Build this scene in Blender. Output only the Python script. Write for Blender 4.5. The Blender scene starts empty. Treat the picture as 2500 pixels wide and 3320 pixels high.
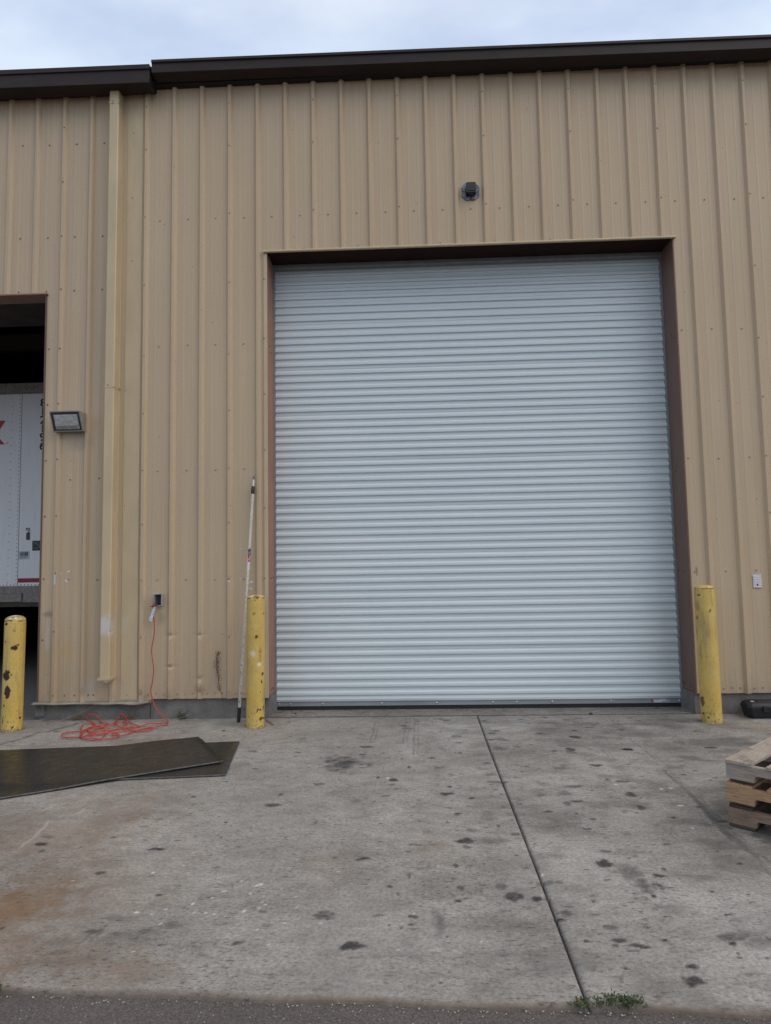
import bpy, math, random
import numpy as np
from mathutils import Vector, Matrix
random.seed(7); rng=np.random.default_rng(7)
R_=math.radians
SC=bpy.context.scene
# ------------------------------------------------------------ camera
CAMP=(2.8119,-6.9747,1.5228); YAW,PITCH,ROLL=-.0393,.0789,-.0174
cd=bpy.data.cameras.new('camera'); cam=bpy.data.objects.new('camera',cd); SC.collection.objects.link(cam)
SC.camera=cam
fw=Vector((math.sin(YAW)*math.cos(PITCH),math.cos(YAW)*math.cos(PITCH),math.sin(PITCH)))
rt=Vector((math.cos(YAW),-math.sin(YAW),0)); up=rt.cross(fw)
r2=math.cos(ROLL)*rt+math.sin(ROLL)*up; u2=-math.sin(ROLL)*rt+math.cos(ROLL)*up
m=Matrix((r2,u2,-fw)).transposed().to_4x4(); m.translation=Vector(CAMP); cam.matrix_world=m
cd.sensor_fit='VERTICAL'; cd.sensor_height=24.; cd.lens=2200/3320*24.; cd.clip_start=.05; cd.clip_end=3000
SC.view_settings.view_transform='Standard'; SC.view_settings.look='None'; SC.view_settings.gamma=1
SC.view_settings.exposure=0.36
# ------------------------------------------------------------ sun and overcast sky
SUN_EL,SUN_AZ=46.,62.      # elevation; azimuth measured from straight-in-front-of-wall towards +x
sd=Vector((math.sin(R_(SUN_AZ))*math.cos(R_(SUN_EL)),-math.cos(R_(SUN_AZ))*math.cos(R_(SUN_EL)),math.sin(R_(SUN_EL))))
sl=bpy.data.lights.new('sun','SUN'); sl.energy=1.1; sl.angle=R_(55); sl.color=(1,.90,.78)
so=bpy.data.objects.new('sun',sl); SC.collection.objects.link(so); so.rotation_euler=(-sd).to_track_quat('-Z','Y').to_euler(); so.location=(8,-12,14)
W=bpy.data.worlds.new('World'); SC.world=W; W.use_nodes=True
def build_world():
    nt=W.node_tree; N=nt.nodes; L=nt.links; N.clear()
    out=N.new('ShaderNodeOutputWorld'); bg=N.new('ShaderNodeBackground'); bg.inputs[1].default_value=.1
    sky=N.new('ShaderNodeTexSky'); sky.sky_type='NISHITA'; sky.sun_disc=False
    sky.sun_elevation=R_(SUN_EL); sky.sun_rotation=math.atan2(sd.x,sd.y); sky.dust_density=2.
    tc=N.new('ShaderNodeTexCoord'); sep=N.new('ShaderNodeSeparateXYZ'); L.new(tc.outputs['Generated'],sep.inputs[0])
    mz=N.new('ShaderNodeMath'); mz.operation='MAXIMUM'; mz.inputs[1].default_value=.0; L.new(sep.outputs[2],mz.inputs[0])
    ad=N.new('ShaderNodeMath'); ad.operation='ADD'; ad.inputs[1].default_value=.25; L.new(mz.outputs[0],ad.inputs[0])
    vd=N.new('ShaderNodeVectorMath'); vd.operation='DIVIDE'
    cb=N.new('ShaderNodeCombineXYZ'); [L.new(ad.outputs[0],cb.inputs[i]) for i in range(3)]
    L.new(tc.outputs['Generated'],vd.inputs[0]); L.new(cb.outputs[0],vd.inputs[1])
    def noise(sc,det,ro,w):
        n=N.new('ShaderNodeTexNoise'); n.noise_dimensions='3D'; n.inputs['Scale'].default_value=sc; n.inputs['Detail'].default_value=det; n.inputs['Roughness'].default_value=ro
        mp=N.new('ShaderNodeMapping'); mp.inputs['Location'].default_value=(w,w*.7,0); mp.inputs['Scale'].default_value=(1,1.5,.5)
        L.new(vd.outputs[0],mp.inputs[0]); L.new(mp.outputs[0],n.inputs['Vector']); return n
    n=noise(2.6,4,.5,3.1); n2=noise(6.5,5,.5,8.4)
    cr=N.new('ShaderNodeValToRGB'); e=cr.color_ramp.elements
    e[0].position=.40; e[0].color=(4.6,5.5,7.2,1); e[1].position=.58; e[1].color=(6.1,6.95,8.2,1)
    mxn=N.new('ShaderNodeMath'); mxn.operation='MULTIPLY_ADD'; mxn.inputs[1].default_value=.35; L.new(n2.outputs[0],mxn.inputs[0])
    sc=N.new('ShaderNodeMath'); sc.operation='MULTIPLY'; sc.inputs[1].default_value=.65; L.new(n.outputs[0],sc.inputs[0]); L.new(sc.outputs[0],mxn.inputs[2])
    L.new(mxn.outputs[0],cr.inputs[0])
    hi=N.new('ShaderNodeMapRange'); hi.inputs[1].default_value=.62; hi.inputs[2].default_value=.95; L.new(sep.outputs[2],hi.inputs[0])
    zen=N.new('ShaderNodeMix'); zen.data_type='RGBA'; L.new(hi.outputs[0],zen.inputs[0]); L.new(cr.outputs[0],zen.inputs[6]); zen.inputs[7].default_value=(7.4,7.1,6.9,1)
    mx=N.new('ShaderNodeMix'); mx.data_type='RGBA'; mx.inputs[0].default_value=.92
    L.new(sky.outputs[0],mx.inputs[6]); L.new(zen.outputs[2],mx.inputs[7]); L.new(mx.outputs[2],bg.inputs[0]); L.new(bg.outputs[0],out.inputs[0])
build_world()
# measured stain, track and cord positions in metres
STAINS= [(2.231,-1.594,0.187,0.249,0.8,'d'),(3.173,-0.801,0.046,0.046,0.5,'d'),(3.0,-1.17,0.031,0.04,0.4,'d'),(3.173,-1.33,0.018,0.027,0.7,'d'),(3.122,-1.318,0.009,0.016,0.7,'d'),(2.757,-1.706,0.017,0.024,0.9,'d'),(2.979,-1.719,0.044,0.033,0.5,'d'),(3.074,-1.911,0.033,0.039,0.35,'d'),(2.528,-1.957,0.013,0.026,0.9,'d'),(3.029,-2.158,0.023,0.024,0.8,'d'),(2.577,-2.351,0.012,0.015,0.7,'d'),(3.17,-2.39,0.022,0.021,0.9,'d'),(3.354,-1.894,0.033,0.053,0.4,'d'),(3.353,-2.228,0.019,0.023,0.6,'d'),(3.308,-2.345,0.019,0.018,0.5,'d'),(3.363,-2.566,0.025,0.03,0.5,'d'),(3.245,-2.743,0.066,0.139,0.35,'d'),(3.049,-2.68,0.017,0.025,0.6,'d'),(2.586,-2.826,0.01,0.012,0.7,'d'),(2.873,-2.954,0.032,0.033,0.35,'d'),(2.878,-3.147,0.04,0.037,0.3,'d'),(3.078,-3.16,0.025,0.017,0.6,'d'),(3.348,-3.266,0.01,0.009,0.8,'d'),(2.999,-3.387,0.013,0.03,0.7,'d'),(3.068,-3.397,0.019,0.026,0.4,'d'),(3.367,-3.419,0.023,0.013,0.5,'d'),(2.98,-3.54,0.025,0.016,0.5,'d'),(3.217,-3.606,0.031,0.034,0.5,'d'),(3.006,-3.625,0.014,0.019,0.6,'d'),(3.267,-3.706,0.042,0.044,0.75,'d'),(3.363,-3.737,0.029,0.038,1.0,'d'),(3.441,-3.578,0.035,0.031,0.6,'d'),(3.471,-3.863,0.04,0.029,0.6,'d'),(2.388,-3.876,0.045,0.045,0.6,'d'),(2.885,-3.958,0.035,0.124,0.5,'d'),(2.919,-4.052,0.009,0.008,0.8,'d'),(2.782,-4.235,0.007,0.012,0.6,'d'),(3.003,-4.23,0.01,0.01,0.5,'d'),(3.055,-4.366,0.03,0.024,0.45,'d'),(3.035,-4.43,0.029,0.019,0.5,'d'),(3.285,-4.319,0.041,0.029,0.45,'d'),(3.256,-4.213,0.043,0.025,0.4,'d'),(3.347,-4.218,0.021,0.076,0.3,'d'),(3.497,-1.182,0.053,0.087,0.5,'d'),(4.061,-1.242,0.045,0.067,0.7,'d'),(3.878,-1.746,0.048,0.056,0.45,'d'),(3.777,-2.3,0.055,0.052,0.45,'d'),(3.623,-2.342,0.03,0.025,0.5,'d'),(3.618,-2.804,0.065,0.074,0.4,'d'),(1.895,-2.314,0.02,0.03,0.7,'d'),(3.303,-1.735,0.069,0.056,0.3,'d'),(3.532,-0.901,0.048,0.063,0.4,'d'),(3.461,-2.415,0.03,0.025,0.4,'d'),(2.644,-1.425,0.021,0.026,0.4,'d'),(2.689,-1.488,0.018,0.031,0.5,'d'),(2.672,-3.613,0.014,0.015,0.7,'d'),(2.705,-3.69,0.005,0.025,0.6,'d'),(2.764,-3.511,0.005,0.024,0.6,'d'),(3.474,-0.234,0.046,0.063,0.5,'d'),(2.664,-2.211,0.011,0.019,0.5,'d'),(2.526,-2.456,0.011,0.014,0.5,'d'),(2.843,-3.419,0.056,0.021,0.3,'d'),(2.301,-2.263,0.113,0.136,0.22,'d'),(2.812,-2.583,0.127,0.204,0.22,'d'),(2.831,-3.598,0.106,0.117,0.2,'d'),(3.744,-3.374,0.041,0.052,0.9,'d'),(3.851,-3.458,0.094,0.101,0.5,'d'),(3.872,-3.614,0.062,0.092,0.6,'d'),(3.874,-3.708,0.012,0.013,0.9,'d'),(3.923,-3.596,0.015,0.014,0.7,'d'),(3.89,-3.301,0.011,0.009,0.8,'d'),(4.218,-2.325,0.043,0.053,0.75,'d'),(4.205,-2.568,0.036,0.037,0.7,'d'),(3.941,-3.64,0.01,0.007,0.8,'d'),(3.615,-4.085,0.024,0.022,0.7,'d'),(3.605,-3.978,0.037,0.03,0.5,'d'),(3.754,-3.974,0.017,0.011,0.7,'d'),(3.591,-4.266,0.01,0.01,0.9,'d'),(3.791,-4.339,0.04,0.036,0.8,'d'),(3.646,-4.431,0.013,0.012,0.5,'d'),(4.213,-4.059,0.012,0.022,0.7,'d'),(4.04,-4.162,0.009,0.008,0.8,'d'),(4.135,-4.195,0.008,0.007,0.8,'d'),(4.142,-2.028,0.023,0.027,0.6,'d'),(4.325,-2.748,0.012,0.019,0.9,'d'),(5.312,-0.325,0.082,0.061,0.4,'d'),(5.023,-1.072,0.158,0.135,0.5,'d'),(5.213,-1.171,0.131,0.055,0.4,'d'),(3.953,-2.517,0.093,0.082,0.3,'d'),(3.598,-3.757,0.01,0.008,0.7,'d'),(3.627,-4.3,0.011,0.008,0.4,'d'),(4.308,-1.731,0.065,0.06,0.3,'d'),(4.626,-2.387,0.056,0.04,0.4,'d'),(4.698,-2.525,0.064,0.108,0.3,'d'),(4.888,-1.297,0.07,0.089,0.2,'d'),(3.862,-3.886,0.006,0.006,0.8,'d'),(3.58,-3.875,0.026,0.015,0.4,'d'),(0.711,-3.122,0.038,0.032,0.8,'d'),(0.67,-3.015,0.049,0.029,0.4,'d'),(1.199,-3.477,0.03,0.019,0.7,'d'),(1.657,-2.803,0.01,0.016,0.9,'d'),(1.689,-3.031,0.008,0.009,0.7,'d'),(1.77,-3.42,0.034,0.019,0.4,'d'),(1.345,-4.088,0.07,0.044,0.3,'d'),(1.429,-4.03,0.043,0.018,0.5,'d'),(1.493,-3.914,0.096,0.028,0.35,'d'),(1.655,-4.022,0.057,0.018,0.4,'d'),(1.75,-3.968,0.058,0.03,0.4,'d'),(1.361,-4.185,0.041,0.029,0.3,'d'),(1.532,-4.036,0.043,0.024,0.35,'d'),(1.959,-3.966,0.043,0.016,0.3,'d'),(2.075,-4.082,0.041,0.031,0.2,'d'),(1.976,-4.12,0.007,0.012,0.6,'d'),(2.156,-3.979,0.036,0.02,0.4,'d'),(1.443,-2.023,0.019,0.015,0.9,'d'),(0.948,-3.161,0.008,0.009,0.8,'d'),(1.448,-1.615,0.079,0.137,0.25,'d'),(1.396,-1.132,0.1,0.064,0.2,'d'),(0.992,-3.902,0.241,0.561,0.9,'r'),(0.436,-3.08,0.29,0.415,0.6,'r'),(0.848,-2.834,0.337,0.375,0.55,'r'),(1.002,-2.463,0.156,0.266,0.35,'r'),(1.379,-4.219,0.22,0.131,0.6,'r'),(1.684,-4.305,0.141,0.076,0.55,'r'),(0.451,-0.916,0.302,0.165,0.6,'r'),(1.131,-4.199,0.189,0.186,0.7,'r'),(1.37,-3.67,0.209,0.328,0.3,'r'),(1.484,-0.392,0.286,0.483,0.3,'r'),(2.365,-3.332,0.116,0.212,0.2,'r'),(2.886,-3.219,0.098,0.147,0.25,'r'),(5.902,-0.636,0.116,0.225,0.4,'r'),(5.638,-0.275,0.055,0.124,0.2,'r'),(1.886,-3.668,0.006,0.008,1.0,'w'),(1.773,-3.785,0.008,0.011,1.0,'w'),(1.548,-3.866,0.009,0.01,1.0,'w'),(2.028,-3.609,0.006,0.009,1.0,'w'),(2.045,-3.596,0.008,0.012,1.0,'w'),(2.112,-3.794,0.006,0.008,1.0,'w'),(2.031,-3.851,0.007,0.009,1.0,'w'),(1.905,-3.88,0.006,0.009,1.0,'w'),(2.059,-4.293,0.007,0.007,1.0,'w'),(1.391,-4.284,0.005,0.007,1.0,'w'),(1.471,-3.473,0.007,0.009,1.0,'w'),(1.853,-3.73,0.006,0.008,1.0,'w'),(1.863,-3.866,0.004,0.006,1.0,'w'),(1.603,-4.42,0.004,0.004,1.0,'w'),(2.093,-3.824,0.004,0.004,1.0,'w'),(2.016,-3.692,0.004,0.005,1.0,'w'),(1.944,-3.566,0.004,0.005,1.0,'w'),(4.442,-2.226,0.014,0.015,0.8,'w'),(4.513,-2.209,0.012,0.012,0.7,'w'),(4.448,-2.541,0.023,0.011,0.8,'w'),(4.371,-2.905,0.007,0.009,0.8,'w'),(4.169,-2.129,0.014,0.016,0.6,'w'),(3.124,-4.195,0.006,0.008,1,'w'),(3.43,-3.496,0.008,0.012,0.8,'w'),(2.597,-1.967,0.012,0.017,0.8,'w'),(3.21,-4.319,0.006,0.006,0.8,'w')]
TRACKS= [[(4.607,-1.811),(4.597,-2.116),(4.585,-2.443),(4.568,-2.678),(4.541,-2.954),(4.546,-3.214),(4.589,-3.34)],[(4.608,-2.035),(4.589,-2.387),(4.543,-2.797),(4.519,-3.038),(4.542,-3.269),(4.512,-3.49)],[(4.71,-0.014),(4.677,-0.539),(4.644,-1.061),(4.65,-1.504)],[(4.369,-0.529),(4.345,-0.88)],[(4.336,-1.101),(4.31,-1.455)],[(5.154,-1.39),(5.183,-1.556)],[(4.21,-2.908),(4.219,-2.974),(4.225,-3.067)],[(2.711,-0.045),(2.696,-0.971)],[(2.794,-0.048),(2.784,-1.375)],[(2.413,-0.195),(2.407,-0.963)],[(4.339,0.059),(4.3,-0.628)],[(2.525,-4.201),(2.757,-4.196),(2.98,-4.197)],[(1.413,-4.112),(1.433,-4.036),(1.465,-3.983)],[(1.63,-4.098),(1.641,-4.022),(1.697,-3.982)]]
SCRATCH= [[(0.603,-3.183),(0.603,-3.033),(0.575,-2.859),(0.551,-2.779)],[(0.658,-2.683),(0.679,-2.552)],[(0.415,-2.609),(0.437,-2.488)],[(2.845,-4.156),(2.885,-4.137)],[(2.94,-4.15),(2.968,-4.171)]]
CRACKS=[ [(-0.713,-0.504),(-0.66,-0.374),(-0.597,-0.256),(-0.583,-0.168),(-0.568,-0.078)],[(-0.878,-0.964),(-0.8,-0.764),(-0.767,-0.517)]]
CORDV= [(0.129,-0.045,1.159),(0.143,-0.045,0.985),(0.147,-0.045,0.884),(0.123,-0.045,0.732),(0.124,-0.045,0.648),(0.142,-0.045,0.514),(0.131,-0.045,0.38),(0.115,-0.045,0.296),(0.138,-0.045,0.196)]
CORDG= [(0.152,-0.06,0.176),(0.194,-0.1,0.126),(0.248,-0.13,0.083),(0.298,-0.15,0.046),(0.334,-0.16,0.019),(0.371,-0.29,0.012),(0.344,-0.361,0.017),(0.297,-0.431,0.022),(0.227,-0.438,0.014),(0.195,-0.517,0.019),(0.158,-0.582,0.012),(0.143,-0.696,0.017),(0.109,-0.76,0.022),(0.034,-0.713,0.014),(0.006,-0.686,0.019),(0.023,-0.635,0.012),(0.083,-0.709,0.017),(0.114,-0.805,0.022),(0.059,-0.819,0.014),(-0.011,-0.866,0.019),(-0.087,-0.867,0.012),(-0.167,-0.843,0.017),(-0.238,-0.78,0.022),(-0.302,-0.657,0.014),(-0.336,-0.548,0.019),(-0.339,-0.409,0.012),(-0.278,-0.364,0.017),(-0.174,-0.465,0.022),(-0.101,-0.584,0.014),(-0.033,-0.761,0.019),(-0.045,-0.827,0.012),(-0.13,-0.809,0.017),(-0.191,-0.826,0.022),(-0.282,-0.673,0.014),(-0.311,-0.565,0.019),(-0.301,-0.42,0.012),(-0.186,-0.421,0.017),(-0.128,-0.314,0.022),(-0.236,-0.032,0.014),(-0.194,-0.03,0.061),(-0.159,-0.03,0.044),(-0.076,-0.134,0.017),(0.057,-0.32,0.022),(0.134,-0.368,0.014),(0.104,-0.414,0.019),(0.008,-0.38,0.012),(-0.036,-0.466,0.017),(-0.064,-0.583,0.022),(-0.121,-0.647,0.014),(-0.191,-0.649,0.019),(-0.289,-0.536,0.012),(-0.34,-0.423,0.017),(-0.297,-0.36,0.022),(-0.209,-0.262,0.014),(-0.117,-0.205,0.019),(-0.051,-0.222,0.012),(-0.021,-0.331,0.017),(-0.059,-0.281,0.022),(-0.156,-0.027,0.014),(-0.172,-0.03,0.048),(-0.211,-0.03,0.04),(-0.197,-0.148,0.017),(-0.128,-0.314,0.022),(-0.037,-0.389,0.014),(0.097,-0.514,0.019),(0.173,-0.502,0.012),(0.226,-0.475,0.017),(0.323,-0.499,0.022),(0.261,-0.564,0.014),(0.167,-0.565,0.019),(0.056,-0.547,0.012),(-0.019,-0.613,0.017),(-0.075,-0.662,0.022),(-0.179,-0.707,0.014),(-0.235,-0.616,0.019),(-0.243,-0.472,0.012),(-0.215,-0.393,0.017),(-0.223,-0.269,0.022),(-0.315,-0.205,0.014),(-0.405,-0.058,0.019),(-0.454,-0.03,0.051),(-0.501,-0.03,0.064),(-0.54,-0.03,0.052),(-0.548,-0.03,0.018),(-0.404,-0.205,0.019),(-0.325,-0.3,0.012),(-0.409,-0.23,0.017),(-0.457,-0.285,0.022),(-0.424,-0.41,0.014),(-0.348,-0.548,0.019),(-0.424,-0.548,0.012),(-0.47,-0.614,0.017),(-0.448,-0.728,0.022),(-0.385,-0.776,0.014),(-0.3,-0.792,0.019),(-0.255,-0.749,0.012),(-0.205,-0.685,0.017),(-0.161,-0.58,0.022),(-0.058,-0.488,0.014),(0.036,-0.446,0.019),(0.117,-0.367,0.012),(0.163,-0.338,0.017),(0.203,-0.273,0.022),(0.292,-0.245,0.014),(0.345,-0.207,0.019)]
CH1= [(-0.073,1.026,0.01,0.015,1),(-0.003,0.789,0.033,0.022,1),(0.025,0.816,0.018,0.007,1),(-0.074,0.856,0.005,0.01,1),(-0.061,0.524,0.029,0.044,1),(-0.048,0.552,0.01,0.029,1),(-0.048,0.373,0.026,0.062,1),(-0.069,0.25,0.007,0.009,1),(-0.015,0.538,0.009,0.01,1),(-0.077,0.107,0.006,0.037,0.8),(0.0,0.032,0.007,0.013,1),(0.071,0.123,0.01,0.01,1),(-0.063,0.576,0.007,0.011,1),(-0.002,0.959,0.018,0.022,0.5),(-0.052,1.053,0.044,0.003,0.9)]
CH2= [(-0.016,1.088,0.015,0.018,0.6),(0.008,0.867,0.016,0.016,0.9),(0.048,0.719,0.009,0.005,1),(0.068,0.51,0.007,0.018,1),(0.053,0.428,0.007,0.015,1),(0.045,0.34,0.007,0.009,1),(0.018,0.167,0.006,0.013,1),(0.071,0.177,0.007,0.022,1),(0.044,0.167,0.007,0.01,1),(0.062,0.086,0.029,0.013,0.9),(0.007,1.244,0.033,0.006,0.9),(-0.014,1.209,0.013,0.004,1),(0.072,1.08,0.011,0.013,0.6),(0.011,0.922,0.022,0.003,0.2)]
W2= [(0.034,0.599,0.019,0.019,1),(-0.027,0.703,0.029,0.037,0.5)]
CH3= [(-0.048,1.197,0.012,0.008,0.9),(-0.078,0.978,0.012,0.023,0.6),(-0.071,0.197,0.017,0.047,0.8),(-0.067,0.085,0.008,0.012,1),(-0.027,0.056,0.009,0.008,1),(0.04,1.048,0.006,0.008,0.9),(-0.065,1.086,0.023,0.07,0.35),(0.052,1.257,0.047,0.004,0.9),(-0.011,0.091,0.011,0.023,0.5)]
# ------------------------------------------------------------ object helpers
def link(o,parent=None):
    SC.collection.objects.link(o)
    if parent is not None: o.parent=parent
    return o
def tag(o,label=None,cat=None,group=None,kind=None):
    if label: o['label']=label
    if cat: o['category']=cat
    if group: o['group']=group
    if kind: o['kind']=kind
    return o
def thing(name,label,cat,loc=(0,0,0),rz=0,group=None):
    o=bpy.data.objects.new(name,None); o.empty_display_size=.1; link(o); o.location=loc; o.rotation_euler=(0,0,rz)
    return tag(o,label,cat,group)
class MB:
    def __init__(s): s.v=[]; s.f=[]; s.m=[]
    def add(s,vs,fs,mi=0):
        b=len(s.v); s.v+=[tuple(v) for v in vs]; s.f+=[tuple(b+i for i in f) for f in fs]; s.m+=[mi]*len(fs); return b
    def box(s,x0,x1,y0,y1,z0,z1,mi=0):
        s.add([(x0,y0,z0),(x1,y0,z0),(x1,y1,z0),(x0,y1,z0),(x0,y0,z1),(x1,y0,z1),(x1,y1,z1),(x0,y1,z1)],
              [(0,3,2,1),(4,5,6,7),(0,1,5,4),(1,2,6,5),(2,3,7,6),(3,0,4,7)],mi)
    def prism(s,poly,axis,a,b,mi=0,cap=True):
        # poly: 2-D outline; axis 'x' -> (y,z) outline extruded along x; 'y' -> (x,z); 'z' -> (x,y)
        def P(p,t):
            return (t,p[0],p[1]) if axis=='x' else ((p[0],t,p[1]) if axis=='y' else (p[0],p[1],t))
        n=len(poly); vs=[P(p,a) for p in poly]+[P(p,b) for p in poly]
        fs=[(i,(i+1)%n,n+(i+1)%n,n+i) for i in range(n)]
        if cap: fs+=[tuple(range(n))[::-1],tuple(range(n,2*n))]
        s.add(vs,fs,mi)
    def tube(s,pts,r,n=8,mi=0,cap=True):
        pts=[Vector(p) for p in pts]; rs=r if isinstance(r,(list,tuple)) else [r]*len(pts)
        t0=(pts[1]-pts[0]).normalized(); a=Vector((0,0,1)) if abs(t0.z)<.9 else Vector((1,0,0)); u=t0.cross(a).normalized()
        vs=[];fs=[]
        for i,p in enumerate(pts):
            t=(pts[min(i+1,len(pts)-1)]-pts[max(i-1,0)])
            t=t.normalized() if t.length>1e-9 else t0
            u=(u-t*u.dot(t)); u=u.normalized() if u.length>1e-6 else t.orthogonal().normalized()
            w=t.cross(u)
            vs+=[p+(u*math.cos(k*2*math.pi/n)+w*math.sin(k*2*math.pi/n))*rs[i] for k in range(n)]
        for i in range(len(pts)-1):
            for k in range(n): fs.append((i*n+k,i*n+(k+1)%n,(i+1)*n+(k+1)%n,(i+1)*n+k))
        if cap: fs+=[tuple(range(n))[::-1],tuple(range((len(pts)-1)*n,len(pts)*n))]
        s.add(vs,fs,mi)
    def build(s,name,mats,parent=None,smooth=False,bevel=0,angle=40):
        me=bpy.data.meshes.new(name); me.from_pydata(s.v,[],s.f)
        mats=mats if isinstance(mats,(list,tuple)) else [mats]
        for m_ in mats: me.materials.append(m_)
        me.polygons.foreach_set('material_index',s.m)
        bm=bmesh_fix(me)
        if smooth:
            me.polygons.foreach_set('use_smooth',[True]*len(me.polygons))
            try: me.set_sharp_from_angle(angle=R_(angle))
            except Exception: pass
        me.update(); o=bpy.data.objects.new(name,me); link(o,parent)
        if bevel:
            md=o.modifiers.new('bevel','BEVEL'); md.width=bevel; md.segments=2; md.limit_method='ANGLE'; md.angle_limit=R_(35)
        return o
import bmesh
def bmesh_fix(me):
    bm=bmesh.new(); bm.from_mesh(me); bmesh.ops.recalc_face_normals(bm,faces=bm.faces); bm.to_mesh(me); bm.free()
# numpy value noise
_T=rng.random((256,256))
def vn(x,y,seed=0):
    x=np.asarray(x)+seed*17.3; y=np.asarray(y)+seed*9.7
    xi=np.floor(x).astype(int); yi=np.floor(y).astype(int); fx=x-xi; fy=y-yi
    fx=fx*fx*(3-2*fx); fy=fy*fy*(3-2*fy)
    g=lambda a,b:_T[a%256,b%256]
    return (g(xi,yi)*(1-fx)+g(xi+1,yi)*fx)*(1-fy)+(g(xi,yi+1)*(1-fx)+g(xi+1,yi+1)*fx)*fy
def fbm(x,y,o=4,seed=0):
    s=0;a=.5;t=0
    for i in range(o): s=s+a*vn(x*2**i,y*2**i,seed+i); t+=a; a*=.55
    return s/t
def sstep(a,b,x):
    t=np.clip((x-a)/(b-a),0,1); return t*t*(3-2*t)
def grid_mesh(name,X,Y,Z,mats,attr=None,parent=None,smooth=True):
    # X,Y,Z 2-D arrays
    ny,nx=X.shape; me=bpy.data.meshes.new(name)
    co=np.stack([X,Y,Z],-1).reshape(-1,3).astype(np.float32)
    i=np.arange(nx*ny).reshape(ny,nx); q=np.stack([i[:-1,:-1],i[:-1,1:],i[1:,1:],i[1:,:-1]],-1).reshape(-1,4)
    me.vertices.add(len(co)); me.vertices.foreach_set('co',co.ravel())
    me.loops.add(q.size); me.loops.foreach_set('vertex_index',q.ravel().astype(np.int32))
    me.polygons.add(len(q)); me.polygons.foreach_set('loop_start',np.arange(0,q.size,4,dtype=np.int32))
    me.update(calc_edges=True)
    me.polygons.foreach_set('use_smooth',np.full(len(q),smooth))
    for m_ in (mats if isinstance(mats,(list,tuple)) else [mats]): me.materials.append(m_)
    if attr is not None:
        at=me.color_attributes.new('wear','FLOAT_COLOR','POINT'); at.data.foreach_set('color',attr.reshape(-1,4).astype(np.float32).ravel())
    me.validate(); o=bpy.data.objects.new(name,me); return link(o,parent)
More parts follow.
